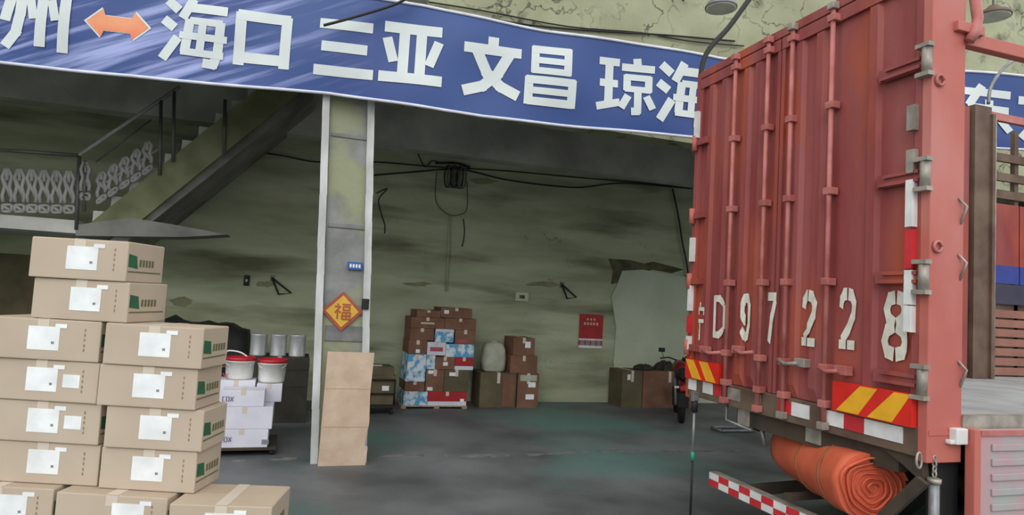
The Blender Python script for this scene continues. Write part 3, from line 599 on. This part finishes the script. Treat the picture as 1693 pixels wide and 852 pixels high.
# motorbike seen from behind
mp_ = onz(1128, 703); mo = thing('motorbike', 'dark red motorbike parked beyond the truck tail', 'motorbike', (mp_.x, mp_.y, 0), -.5); mo.scale = (.88, .88, .88)
for y in (.3, 1.5):
    mb = MB(); n = 24; pts = [(0, y+.29*math.cos(2*math.pi*i/n), .3+.29*math.sin(2*math.pi*i/n)) for i in range(n+1)]
    mb.tube(pts, .05, 8, False); w_ = mb.build('wheel', M_BLACK, mo)
    mb = MB()
    for i in range(6): a = math.pi*i/6; mb.tube([(0, y+.25*math.cos(a), .3+.25*math.sin(a)), (0, y-.25*math.cos(a), .3-.25*math.sin(a))], .006, 4)
    mb.tube([(-.06, y, .3), (.06, y, .3)], .04, 10); mb.build('spokes', M_GREY, w_)
mb = MB(); prof = [(0, .78, .12), (.2, .82, .14), (.6, .8, .15), (.75, .78, .12)]
mb.tube([(0, y, z) for y, z, _ in [(.0, .84, 0), (.3, .86, 0), (.62, .8, 0), (.85, .8, 0)]], [.06, .11, .12, .08], 12); mb.build('seat', M_BLACK, mo)
MB().tube([(0, .8, .8), (0, .95, .88), (0, 1.15, .9), (0, 1.3, .84)], [.08, .13, .14, .07], 12).build('fuel_tank', plain('maroon_paint', (112, 30, 40), .3), mo)
MB().tube([(0, -.02, .55), (0, .1, .66), (0, .3, .7)], [.05, .08, .09], 10).build('tail_fairing', plain('maroon_paint', (112, 30, 40), .3), mo)
MB().box(-.06, .06, -.05, -.02, .6, .67).build('tail_light', M_REFRED, mo, .006)
for s in (-1, 1):
    MB().tube([(s*.08, .0, .64), (s*.16, -.01, .64)], .022, 8).build('indicator', M_WHITE, mo)
    MB().tube([(s*.1, .3, .3), (s*.12, .45, .75)], .025, 8).build('shock_absorber', M_GREY, mo)
    MB().tube([(0, 1.3, 1.0), (s*.2, 1.28, 1.06), (s*.36, 1.18, 1.04)], .014, 7).build('handlebar', M_BLACK, mo)
    MB().tube([(s*.08, 1.5, .3), (s*.06, 1.3, 1.0)], .025, 8).build('fork', M_GREY, mo)
    MB().tube([(s*.3, 1.22, 1.06), (s*.34, 1.2, 1.18)], .006, 5).box(s*.34-.06, s*.34+.06, 1.19, 1.205, 1.16, 1.24).build('mirror', M_BLACK, mo)
MB().tube([(0, .3, .35), (0, .8, .32), (0, 1.2, .6), (0, 1.3, .9)], .05, 8).box(-.12, .12, .7, 1.0, .22, .55).build('engine_frame', M_BLACK, mo)
MB().box(-.09, .09, -.06, .06, .3, .55).build('mudguard', M_BLACK, mo, .01)

# wall poster, wires
pc = ony(977, 548, YB-.01); ps = thing('wall_poster', 'red poster with pale lettering and a row of small pictures on the end wall', 'poster', pc)
w = ony(997, 548, YB).x-ony(958, 548, YB).x; h = ony(977, 520, YB).z-ony(977, 576, YB).z
MB().box(-w/2, w/2, -.006, .006, -h/2, h/2).build('sheet', plain('poster_red', (176, 50, 50), .6), ps)
mb = MB()
for i in range(3): mb.box(-w*.2+i*w*.14, -w*.12+i*w*.14, -.008, -.006, h*.32, h*.38)
for i in range(5): mb.box(-w*.32+i*w*.13, -w*.23+i*w*.13, -.008, -.006, h*.18, h*.26)
mb.build('lettering', plain('poster_pale', (222, 170, 150), .7), ps)
MB().box(-w/2, w/2, -.008, -.006, -h*.5, -h*.42).box(-w/2, w/2, -.008, -.006, -h*.27, -h*.22).build('pale_strip', M_WHITE, ps)
for i in range(4): MB().box(-w*.44+i*w*.23, -w*.26+i*w*.23, -.009, -.006, -h*.41, -h*.28).build('picture', M_PRINT, ps)
def cable(pxs, label, r=.012, Y=YB-.035, m=M_CABLE, grp='wires on the end wall', name='cable', k=4):
    return tag(MB().tube(smooth_path([ony(x, y, Y if not isinstance(Y, list) else Y[i]) for i, (x, y) in enumerate(pxs)], k), r, 6).build(name, m), label, 'cable', grp)
cable([(400, 248), (470, 258), (525, 268), (620, 268), (720, 276), (840, 283), (960, 294), (1080, 304), (1145, 312)], 'long black wire running the length of the end wall')
cable([(618, 290), (690, 284), (760, 280), (830, 296), (900, 306), (960, 310), (1030, 303), (1140, 312)], 'slack black wire looping under the long one on the end wall', .014)
cable([(690, 252), (702, 276), (714, 266), (728, 270)], 'short dangling wire end above the wire bunch', .01)
cable([(622, 320), (640, 312), (626, 330), (630, 352), (636, 372), (636, 386)], 'thin wire dangling beside the pillar', .01, YB-.011)
cable([(722, 285), (720, 330), (736, 352), (756, 356), (772, 345), (772, 300)], 'round loop of pale wire below the wire bunch', .008, m=M_DKCARD)
cable([(766, 362), (768, 385), (764, 408)], 'short wire tail below the pale loop', .009, YB-.010)
cable([(1112, 312), (1122, 360), (1128, 400), (1136, 440), (1142, 500), (1140, 560)], 'black wire falling down the wall near the truck', .016, YB-.045)
wb_ = thing('wire_bunch', 'grey bunch of coiled wires hanging on the end wall', 'wire bunch', ony(752, 293, YB-.06))
for k in range(6):
    mb = MB(); pts = [(-.12+.05*k+.06*math.cos(a), -.02*(k % 3), .0+.19*math.sin(a)) for a in [2*math.pi*i/14 for i in range(15)]]
    mb.tube(pts, .012, 5, False).build('coil', M_RAIL if k % 2 else M_BLACK, wb_)
MB().tube(smooth_path([(-.35, 0, .2), (0, -.01, .24), (.25, 0, .2)]), .02, 6).build('tie_wire', M_BLACK, wb_)
pp = ony(742, 415, YB-.02); tag(MB().tube([ony(744, 356, YB-.02), ony(738, 482, YB-.02)], .022, 8).build('conduit', M_WALL), 'thin plaster coloured conduit down the end wall', 'conduit')
for px, py, lab in ((464, 473, 'small dark bracket on the wall between stairs and pillar'), (940, 482, 'small dark triangular bracket on the wall above the poster')):
    q = ony(px, py, YB-.03); t = thing('wall_bracket', lab, 'bracket', q, 0, 'wall brackets')
    MB().tube([(-.14, 0, .12), (.16, 0, -.1), (-.02, 0, -.13), (-.14, 0, .12)], .016, 6).build('bar', M_BLACK, t); MB().box(-.16, -.1, .0, .03, .06, .16).build('wall_plate', M_RAIL, t)
q = ony(862, 491, YB); t = thing('socket_box', 'small square socket box on the end wall', 'socket', q)
MB().box(-.12, .12, -.04, 0, -.08, .08).build('housing', M_PATCH, t, .01); MB().box(-.05, .05, -.045, -.04, -.03, .03).build('cover', M_MOULD, t)
q = ony(408, 464, YB); t = thing('switch_box', 'tiny black switch box on the wall near the stairs', 'switch', q)
MB().box(-.04, .04, -.04, 0, -.08, .08).build('housing', M_BLACK, t, .008); MB().box(-.015, .015, -.05, -.04, -.02, .02).build('toggle', M_GREY, t)

# wires and lamps on the lintel
YL = 7.43
cable([(690, 6), (760, 22), (880, 42), (1000, 52), (1100, 58), (1215, 68)], 'black wire strung across the mouldy wall above the banner', .012, YL, grp='wires above the banner')
cable([(700, 2), (800, 18), (940, 44), (1060, 54), (1140, 68), (1230, 76)], 'thinner black wire crossing the mouldy wall above the banner', .009, YL, grp='wires above the banner')
def lamp(px, py, Y, label, r, m, sh=1.0):
    q = ony(px, py, Y); t = thing('ceiling_lamp', label, 'lamp', q)
    MB().lathe([(r, 0), (r*1.02, .02), (r*.9, .06), (r*.5, .13*sh), (r*.25, .2*sh)], n=28).build('shade', m, t)
    MB().lathe([(r*.86, -.012), (r*.95, .0), (r*.95, .004)], n=28).build('diffuser', M_PAIL, t)
    MB().tube([(0, 0, .18*sh), (0, 0, .5)], .015, 8).build('stem', M_GREY, t)
    MB().tube([(0, 0, .48), (0, YL+.03-Y+.0, .48)], .015, 8).build('wall_arm', M_GREY, t)
    return t
lamp(1192, 14, 6.6, 'grey disc lamp hanging near the top of the truck', .19, M_GREY)
lamp(690, 0, 7.15, 'white lamp peeping over the banner edge', .13, M_PAIL)
lamp(1642, 28, 6.4, 'brown dome lamp above the open truck body', .22, M_BROWNPOST, .8)
tag(MB().tube(smooth_path([ony(535, 42, 6.6), ony(580, 30, 6.58), ony(640, 12, 6.55), ony(668, 0, 6.5), ony(690, -18, 6.5)]), .014, 6).build('cable', M_CABLE), 'black cable hanging across the banner over its third characters', 'cable')

# ------------------------------------------------------------------ the truck
X0, YN, YF = 3.432, 2.779, 5.15
ZS, ZT = 1.14, 3.91     # sill top, top of doors
XE = 10.3
TK = thing('cargo_truck', 'red box truck with stencilled numbers on its ribbed doors and one open side', 'truck', (X0, (YN+YF)/2, 0))
def tb(mb, name, m, parent=None, bevel=0.0):
    return local(TK, mb).build(name, m, parent or TK, bevel)
RIB = [2.86, 3.20, 3.66, 3.86, 4.32, 4.46, 4.76, 4.95]   # rib centres
def rib_off(y):
    o = 0.0
    for c in RIB:
        a = abs(y-c)
        if a < .055: o = max(o, .026 if a < .03 else .026*(.055-a)/.025)
    return o
SEAM = 4.05
def door(y0, y1, name):
    mb = MB(); ys = [y0]+[v for c in RIB for v in (c-.055, c-.03, c+.03, c+.055) if y0 < v < y1]+[y1]; ys.sort()
    vs = []; zs = [ZS+.03, ZS+.12, 1.9, 2.6, 3.3, ZT-.12, ZT-.01]
    for z in zs:
        for y in ys: vs.append((X0+.03-rib_off(y)*(1 if ZS+.1 < z < ZT-.1 else 0), y, z))
    n = len(ys); mb.add(vs, [(i*n+k, i*n+k+1, (i+1)*n+k+1, (i+1)*n+k) for i in range(len(zs)-1) for k in range(n-1)])
    mb.box(X0+.032, X0+.06, y0, y1, ZS+.03, ZT-.01)
    for a, b in ((y0, y0+.035), (y1-.035, y1)): mb.box(X0+.005, X0+.04, a, b, ZS+.03, ZT-.01)
    mb.box(X0+.0, X0+.03, y0, y1, ZT-.1, ZT-.01)
    return tb(mb, name, M_RED)
dn = door(YN+.055, SEAM-.006, 'door'); df = door(SEAM+.006, YF-.04, 'door')
def rod(y, d):
    rd = tb(MB().tube([(X0-.028, y, ZS-.1), (X0-.028, y, ZT+.02)], .017, 10), 'lock_rod', M_REDROD, d)
    for z in (1.18, 1.42, 2.0, 2.62, 3.22, 3.84):
        tb(MB().box(X0-.052, X0+.02, y-.035, y+.035, z-.025, z+.025), 'rod_clamp', M_REDROD, d, .006)
    for za_ in (ZT-.01, ZS-.13): tb(MB().box(X0-.06, X0-.002, y-.03, y+.03, za_, za_+.05), 'cam_keeper', M_STEEL if y < 4 else M_REDROD, d, .006)
for px, d in ((1210, df), (1264, df), (1304, dn), (1371, dn)):
    rod(onx(px, 300, X0-.028).y, d)
def lever(y0, y1, z, d, m):
    tb(MB().tube([(X0-.05, y0, z), (X0-.075, (y0+y1)/2, z-.02), (X0-.06, y1, z-.005)], .014, 8), 'lock_lever', m, d)
    tb(MB().box(X0-.05, X0+.01, y1-.05, y1+.05, z-.03, z+.03), 'lever_catch', m, d, .006)
lever(4.2, 4.42, 1.46, df, M_REDROD); lever(4.6, 4.86, 1.42, df, M_REDROD); lever(3.93, 3.72, 1.43, dn, M_STEEL); lever(3.54, 3.36, 1.42, dn, M_REDROD)
for z in (1.42, 2.02, 2.62, 3.3):
    tb(MB().box(X0-.03, X0+.01, YN+.06, YN+.34, z-.035, z-.015).box(X0-.03, X0+.01, YN+.06, YN+.30, z+.015, z+.035).box(X0-.012, X0+.01, YN+.06, YN+.36, z-.04, z+.04), 'hinge_strap', M_RED, dn)
    tb(MB().tube([(X0-.02, YN+.02, z-.085), (X0-.02, YN+.02, z+.085)], .028, 10).box(X0-.05, X0+.0, YN-.015, YN+.075, z-.1, z-.075).box(X0-.05, X0+.0, YN-.015, YN+.075, z+.075, z+.1), 'hinge', M_STEEL, dn)
    tb(MB().box(X0-.03, X0+.01, YF-.2, YF-.05, z-.03, z+.03), 'hinge_strap', M_RED, df, .004)
    tb(MB().tube([(X0-.02, YF-.01, z-.07), (X0-.02, YF-.01, z+.07)], .028, 10), 'hinge', M_POST, df)
# reflective tape down the hinge edges
zz = [2.48, 2.62]; 
for za, zb_, m in ((2.32, 2.60, M_WHITE), (2.07, 2.3, M_REFRED), (1.86, 2.06, M_WHITE), (1.7, 1.85, M_WHITE), (2.64, 2.78, M_STEEL), (2.9, 3.05, M_STEEL)):
    tb(MB().box(X0-.034, X0-.03, YN+.088, YN+.135, za, zb_).box(X0-.03, X0+.01, YN+.085, YN+.14, za-.002, zb_+.002), 'reflective_tape', m, dn)
for za, zb_, m in ((2.2, 2.42, M_WHITE), (1.75, 1.98, M_WHITE), (1.55, 1.7, M_REFRED), (1.4, 1.52, M_WHITE), (3.35, 3.6, M_WHITE)):
    tb(MB().box(X0-.034, X0-.03, YF-.045, YF-.005, za, zb_).box(X0-.03, X0+.03, YF-.045, YF-.003, za, zb_), 'reflective_tape', m, df)
# stencilled numbers, following the ribs
def surf(y):
    v = X0+.03-max(rib_off(y-.012), rib_off(y), rib_off(y+.012))
    return min(v, X0+.005) if abs(y-SEAM) < .055 else v
def num(ch, pxc, wpx, yt, yb, d):
    p0, p1 = onx(pxc-wpx/2, (yt+yb)/2, X0), onx(pxc+wpx/2, (yt+yb)/2, X0); zt_, zb_ = onx(pxc, yt, X0).z, onx(pxc, yb, X0).z
    fm_ = lambda a, b: Vector((surf(p0.y+(p1.y-p0.y)*a)-.008, p0.y+(p1.y-p0.y)*a, zb_+(zt_-zb_)*b))
    tb(stroke_mesh(GL[ch], fm_, (-1, 0, 0)), 'number', M_NUM, d)
for a in [('宁', 1158, 15, 500, 562, df), ('D', 1188, 17, 489, 559, df), ('9', 1233, 18, 489, 562, df), ('7', 1274, 21, 485, 567, df), ('2', 1336, 30, 484, 572, dn), ('2', 1397, 29, 481, 577, dn), ('8', 1477, 44, 486, 592, dn)]: num(*a)
# chevron boards
def chevron(y0, y1, z0, z1, d, slant):
    b = tb(MB().box(X0-.04, X0+.0, y1, y0, z0, z1), 'chevron_board', M_CHVRED, d)
    wd = (y1-y0)
    for k in (0, 1):
        a = .18+.42*k
        P = [(a+.2, 1), (a+.42, 1), (a+.18, 0), (a-.12, 0)] if slant > 0 else [(.55-a+.05, 1), (.55-a+.3, 1), (.55-a+.55, 0), (.55-a+.28, 0)]
        P = [(max(0.01, min(.99, u)), v) for u, v in P]
        tb(MB().prism([Vector((X0-.04, y0+wd*u, z0+.006+(z1-z0-.012)*v)) for u, v in P], (-.003, 0, 0)), 'yellow_stripe', M_CHVYEL, b)
chevron(3.425, 2.845, 1.155, 1.345, TK, 1); chevron(5.125, 4.635, 1.15, 1.32, TK, -1)
# frame
PX1 = ony(1593, 400, YN).x
tb(MB().prism([(X0, YN, .97), (PX1, YN, .97), (PX1, YN+.05, .97), (X0+.07, YN+.05, .97), (X0+.07, YN+.062, .97), (X0, YN+.062, .97)], (0, 0, 3.0)), 'corner_post', M_POST, None, .006)
tb(MB().box(X0, X0+.1, YF-.04, YF+.02, .97, 3.97), 'corner_post', M_RED, None, .006)
tb(MB().box(X0+.0, X0+.12, YN+.05, YF-.04, ZT, 3.98), 'header_beam', M_RED, None, .006)
sill = tb(MB().box(X0, X0+.12, YN+.05, YF-.02, .99, ZS+.025), 'sill_beam', M_BROWNPOST, None, .006)
# reflective blocks along the sill
for a, b, m in ((2.93, 3.2, M_WHITE), (3.2, 3.36, M_REFRED), (3.36, 3.51, M_WHITE), (3.66, 3.83, M_WHITE), (3.83, 3.97, M_REFRED), (4.16, 4.22, M_STEEL), (4.4, 4.56, M_STEEL), (4.64, 4.74, M_REFRED), (4.76, 4.9, M_WHITE), (5.0, 5.12, M_WHITE)):
    tb(MB().box(X0-.006, X0, a, b, 1.045, 1.14), 'reflector', m, sill)
# bed, open near side, far side
bed = tb(MB().box(X0+.06, XE, YN+.02, YF, 1.12, 1.2), 'bed_frame', M_BROWNPOST)
for k in range(6):
    a = YN+.06+k*(YF-YN-.08)/6; tb(MB().box(X0+.12, XE-.05, a+.004, a+(YF-YN-.08)/6-.004, 1.2, 1.225), 'floor_plank', M_BED)
tb(MB().box(PX1, XE, YN-.01, YN+.05, 1.16, 1.235), 'side_rail', M_STEEL)
tb(MB().box(PX1, XE, YN, YN+.06, 3.44, 3.52).box(PX1-.1, PX1+.12, YN-.03, YN+.07, 3.5, 3.56), 'top_rail', M_POST, None, .006)
tb(MB().tube([(PX1+.0, YN-.02, 3.45), (PX1+.02, YN-.04, 3.5), (PX1+.07, YN-.02, 3.6), (PX1+.07, YN, 3.75)], .03, 10), 'rail_bracket', M_REDROD)
tb(MB().tube([(PX1+.09, YN+.1, 3.5), (PX1+.09, YN+.1, 4.0)], .02, 8), 'upright_pipe', M_REDROD)
# dropped side board with horizontal ribs
sb = tb(MB().box(PX1+.05, XE-2, YN-.07, YN-.03, .42, 1.165), 'drop_side_board', M_PINK)
tb(MB().box(PX1+.05, XE-2, YN-.082, YN-.07, 1.135, 1.165), 'board_edge', M_REDROD, sb)
tb(MB().box(PX1+.0, PX1+.05, YN-.08, YN-.02, .4, 1.17), 'board_end', M_POST, sb, .006)
for k in range(8): tb(MB().box(PX1+.14, XE-2.1, YN-.082, YN-.07, .46+k*.084, .50+k*.084), 'board_rib', M_PINK, sb, .005)
for z in (1.05,): tb(MB().box(PX1-.1, PX1-.01, YN-.05, YN, z+.03, z+.12).box(PX1-.13, PX1+.0, YN-.04, YN, z+.03, z+.055), 'side_lamp', M_WHITE, None, .008)
tb(MB().box(X0+.01, PX1-.01, YN-.006, YN+.02, 1.125, 1.15), 'post_seam', M_POST)
for z, dx_ in ((2.12, .25), (2.45, .25), (1.5, .26)): tb(MB().tube([(X0+dx_-.03, YN, z+.05), (X0+dx_, YN-.03, z), (X0+dx_-.01, YN, z-.1)], .008, 6), 'tie_hook', M_STEEL)
for z in (3.18, 2.2): tb(MB().tube([(X0+.05+.03*math.cos(a), YN-.012, z+.03*math.sin(a)) for a in [2*math.pi*i/12 for i in range(13)]], .009, 6), 'rope_ring', M_REDROD)
# far side: ribbed lower boards, dark rail, blue-footed red panels, upper rails
YR = YF
for k in range(7): tb(MB().box(X0+.15, XE, YR-.04, YR, 1.24+k*.105, 1.325+k*.105), 'side_slat', mat('dull_brown_board', srgb(160, 112, 96), srgb(140, 98, 86), scale=4, rough=.7), None, .004)
tb(MB().box(X0+.15, XE, YR-.0, YR+.02, 1.22, 2.05), 'side_backing', M_BROWNPOST)
tb(MB().box(X0+.15, XE, YR-.05, YR+.01, 2.02, 2.1).box(X0+.15, XE, YR-.03, YR+.01, 2.1, 2.24), 'side_rail', plain('navy_steel', (66, 66, 84), .5))
for k in range(10):
    x = X0+.18+k*.68
    pn = tb(MB().box(x, x+.66, YR-.02, YR, 2.45, 3.14), 'side_panel', M_RED); tb(MB().box(x, x+.66, YR-.024, YR, 2.25, 2.45), 'blue_band', M_BLUEBAND, pn)
for z in (3.2, 3.4, 3.62): tb(MB().box(X0+.15, XE, YR-.03, YR+.01, z, z+.09), 'stake_rail', M_BROWNPOST)
for k in range(6): tb(MB().box(X0+.3+k*1.3, X0+.36+k*1.3, YR, YR+.05, 1.2, 4.0), 'stake', M_BROWNPOST)
tb(MB().box(6.6, 6.84, 4.85, 5.0, 1.23, 4.08).box(6.82, 6.86, 4.82, 4.85, 1.22, 4.0), 'centre_stanchion', M_BROWNPOST)
tb(MB().box(6.44, 6.56, 4.88, 4.98, 1.23, 4.05), 'stanchion_edge', M_RED)
tb(MB().box(XE-.05, XE, YN, YF, 1.2, 3.9), 'headboard', M_RED)
tb(MB().box(6.9, XE, 4.9, 4.95, 3.98, 4.06), 'upper_rail', M_REDROD)
tb(MB().tube([(6.95, 4.9, 1.23), (6.95, 4.9, 4.0)], .022, 8), 'upright_pipe', M_STEEL)
hp = [ony(x, y, YN+.6) for x, y in ((1634, 172), (1638, 145), (1655, 118), (1680, 98), (1720, 88))]
tb(MB().tube(smooth_path(hp), .012, 7), 'tarp_hoop', M_GREY)
# chassis, wheels, underrun bar
for y in (3.55, 4.38): tb(MB().box(X0+.15, XE, y-.05, y+.05, .82, 1.0), 'chassis_rail', M_DKBROWN)
for x in (X0+.12, X0+1.2, X0+2.4): tb(MB().box(x, x+.1, YN+.1, YF-.1, .98, 1.12), 'cross_member', M_DKBROWN)
tb(MB().box(X0+.04, X0+.2, 3.6, 3.74, .88, 1.05), 'bumper_bracket', M_STEEL, None, .006); tb(MB().box(X0+.04, X0+.2, 4.34, 4.48, .86, 1.05), 'bumper_bracket', M_STEEL, None, .006)
tb(MB().box(X0+.05, X0+.12, 3.0, 4.5, .86, .98), 'under_beam', M_DKBROWN)
tb(MB().box(X0+.5, X0+.52, 4.1, 4.36, .6, .95), 'mudflap', mat('olive_mudflap', srgb(150, 152, 120), srgb(120, 122, 100), scale=4, rough=.8))
def bar(pts, r, m, name): tb(MB().tube(pts, r, 8), name, m)
for x in (5.3, 6.4):
    for ys in ((YN+.12, YN+.36), (YN+.4, YN+.62), (YF-.62, YF-.4), (YF-.36, YF-.12)):
        mb = MB(); yc, hw_ = (ys[0]+ys[1])/2, (ys[1]-ys[0])/2; n = 28; prof = [(-hw_*.9, .3), (-hw_, .44), (-hw_*.8, .49), (hw_*.8, .49), (hw_, .44), (hw_*.9, .3)]
        vs = [(x+r_*math.cos(2*math.pi*k/n), yc+y_, .49+r_*math.sin(2*math.pi*k/n)) for y_, r_ in prof for k in range(n)]
        mb.add(vs, [(i*n+k, i*n+(k+1) % n, (i+1)*n+(k+1) % n, (i+1)*n+k) for i in range(len(prof)-1) for k in range(n)], True)
        w_ = tb(mb, 'tyre', M_BLACK)
        tb(MB().tube([(x, yc-hw_*.4, .49), (x, yc+hw_*.4, .49)], .3, 20), 'rim', M_DKBROWN, w_)
    bar([(x, YN+.3, .49), (x, YF-.3, .49)], .08, M_DKBROWN, 'axle')
ub = tb(MB().box(X0-.0, X0+.08, 2.95, 4.77, .29, .405), 'underrun_bar', M_STEEL, None, .004)
for k in range(14):
    a = 4.765-k*.13
    for j in (0, 1): tb(MB().box(X0-.004, X0, a-.128, a, .294+.054*j, .346+.054*j), 'reflector', M_REFRED if (k+j) % 2 == 0 else M_WHITE, ub)
for y in (3.3, 4.38): tb(MB().prism([Vector((X0+.08, y-.04, .32)), Vector((X0+1.3, y-.04, .36)), Vector((X0+1.3, y-.04, .84)), Vector((X0+1.2, y-.04, .84)), Vector((X0+1.2, y-.04, .43)), Vector((X0+.08, y-.04, .39))], (0, .08, 0)), 'bar_hanger', M_DKBROWN)
bar([(X0+.04, 4.62, 1.0), (X0+.04, 4.62, .86), (X0+.04, 4.3, .84)], .012, M_GREY, 'lamp_guard'); bar([(X0+.1, 4.5, .98), (X0+.1, 4.26, .86), (X0+.1, 4.22, .74)], .016, M_GREY, 'lamp_guard')
# cradle carrying the tarp roll
tb(MB().prism([onx(x, y, X0+.02) for x, y in ((1385, 698), (1470, 706), (1522, 745), (1526, 800), (1492, 768), (1425, 716))], (.05, 0, 0)), 'roll_arm', M_DKBROWN)
for y in (3.2, 3.85): tb(MB().box(X0+.0, X0+.75, y-.04, y+.04, .45, .485), 'roll_cradle', M_DKBROWN)
tb(MB().prism([onx(x, y, X0-.06) for x, y in ((1514, 788), (1532, 802), (1462, 866), (1438, 862))], (.03, 0, 0)), 'diagonal_brace', M_DKBROWN)
# short cylinder with chain hanging at the near corner
bar([(X0+.06, YN-.0, .86), (X0+.06, YN, .35)], .028, M_GREY, 'support_rod')
bar([(X0+.06, YN, .86), (X0+.06, YN, .885)], .036, M_STEEL, 'rod_cap')
for k in range(4): tb(MB().tube([(X0+.06+.012*math.cos(a)*(k % 2), YN+.012*math.cos(a)*((k+1) % 2), .91+k*.028+.02*math.sin(a)) for a in [2*math.pi*i/8 for i in range(9)]], .005, 5, False), 'chain_link', M_STEEL)
tb(MB().tube([(X0-.02+.02*math.cos(a), YN+.03, .98+.045*math.sin(a)) for a in [2*math.pi*i/12 for i in range(13)]], .007, 6, False), 'shackle', M_STEEL)
tb(MB().box(X0+.12, X0+.32, YN+.06, YN+.1, .3, .97), 'black_panel', M_BLACK)  # thin black panel behind the foot of the near post

# tarp roll
rl = thing('tarp_roll', 'orange tarpaulin roll strapped under the truck tail', 'tarpaulin', (X0+.06, 3.2, .712), -.34)
RR = .215; n = 40; mb = MB(); r = random.Random(5); vs = []; NL = 14; LEN = 1.16
for j in range(NL+1):
    y = LEN*j/NL; k_ = 1-.1*max(0, (j-NL+1.5))/1.5-.16*math.exp(-((y-.45)/.035)**2)*.5
    for i in range(n):
        a = 2*math.pi*i/n; q = RR*k_*(1+.018*math.sin(3*a+y*7)+.012*math.sin(7*a-y*5)); vs.append((q*math.cos(a), y, q*math.sin(a)))
mb.add(vs, [(j*n+i, j*n+(i+1) % n, (j+1)*n+(i+1) % n, (j+1)*n+i) for j in range(NL) for i in range(n)], True)
mb.f.append([NL*n+i for i in range(n)]); mb.smooth.append(False); mb.f.append([i for i in range(n)]); mb.smooth.append(False)
mb.build('roll', M_ORANGE, rl)
sp = MB(); pts = []; T_ = 6.0
for i in range(int(T_*26)):
    t_ = i/26; rr = RR*.98*(1-t_/T_*.94); a = t_*2*math.pi+.3; w_ = 1+.05*math.sin(3*a)+.04*math.sin(5*a+t_)
    pts.append(Vector((rr*w_*math.cos(a), -.012-.01*math.sin(t_*5), rr*w_*.97*math.sin(a))))
vs = []
for i, p in enumerate(pts): vs += [p+Vector((0, -.014, 0)), p+Vector((0, .03, 0)), p*.955+Vector((0, .03, 0)), p*.955+Vector((0, -.014, 0))]
sp.add(vs, [(4*i+k, 4*i+(k+1) % 4, 4*i+4+(k+1) % 4, 4*i+4+k) for i in range(len(pts)-1) for k in range(4)], True)
sp.build('spiral_edge', M_ORANGE, rl)
for y in (.25, .6):
    mb = MB(); pts = [(RR*1.015*math.cos(a), y+.03*math.sin(a), RR*1.015*math.sin(a)) for a in [2*math.pi*i/30 for i in range(31)]]
    mb.tube(pts, .009, 6, False).build('strap', M_STRAP, rl)

# pole by the truck corner
p = onz(1141, 862); pl = thing('support_pole', 'thin grey pole with a green taped joint standing at the far truck corner', 'pole', (p.x, p.y, 0))
MB().tube([(0, 0, 0), (0, 0, .55)], .010, 8).build('lower_tube', M_CABLE, pl); MB().tube([(0, 0, .5), (0, 0, .94)], .013, 8).build('upper_tube', M_GREY, pl)
MB().tube([(0, 0, .5), (0, 0, .57)], .018, 8).build('taped_joint', M_TEAL, pl); MB().tube([(0, 0, .9), (0, 0, 1.0)], .026, 10).build('clamp', M_BLACK, pl); MB().box(-.03, .03, -.02, .02, .99, 1.07).build('head', M_GREY, pl, .006)
# cable arcing onto the truck top
hy = 5.25
tag(MB().tube(smooth_path([ony(1262, -30, hy), ony(1238, 0, hy), ony(1205, 45, hy), ony(1172, 82, hy), ony(1160, 115, hy), ony(1157, 165, hy), ony(1155, 195, hy)]), .026, 8).build('hose', M_CABLE), 'black hose arcing down onto the top corner of the truck', 'hose')
# bent metal stand on the floor beyond the truck
q = onz(1222, 716); ms = thing('metal_stand', 'low grey metal stand lying on the floor behind the truck', 'metal stand', (q.x, q.y, 0))
for y in (0, .25): MB().tube([(-.3, y, .03), (.3, y, .03)], .022, 8).build('bar', M_GREY, ms)
MB().tube([(.22, 0, .03), (.22, .12, .22), (.22, .25, .03)], .018, 8).build('hoop', M_GREY, ms); MB().tube([(-.3, 0, .03), (-.3, .25, .03)], .02, 8).build('end_bar', M_GREY, ms)
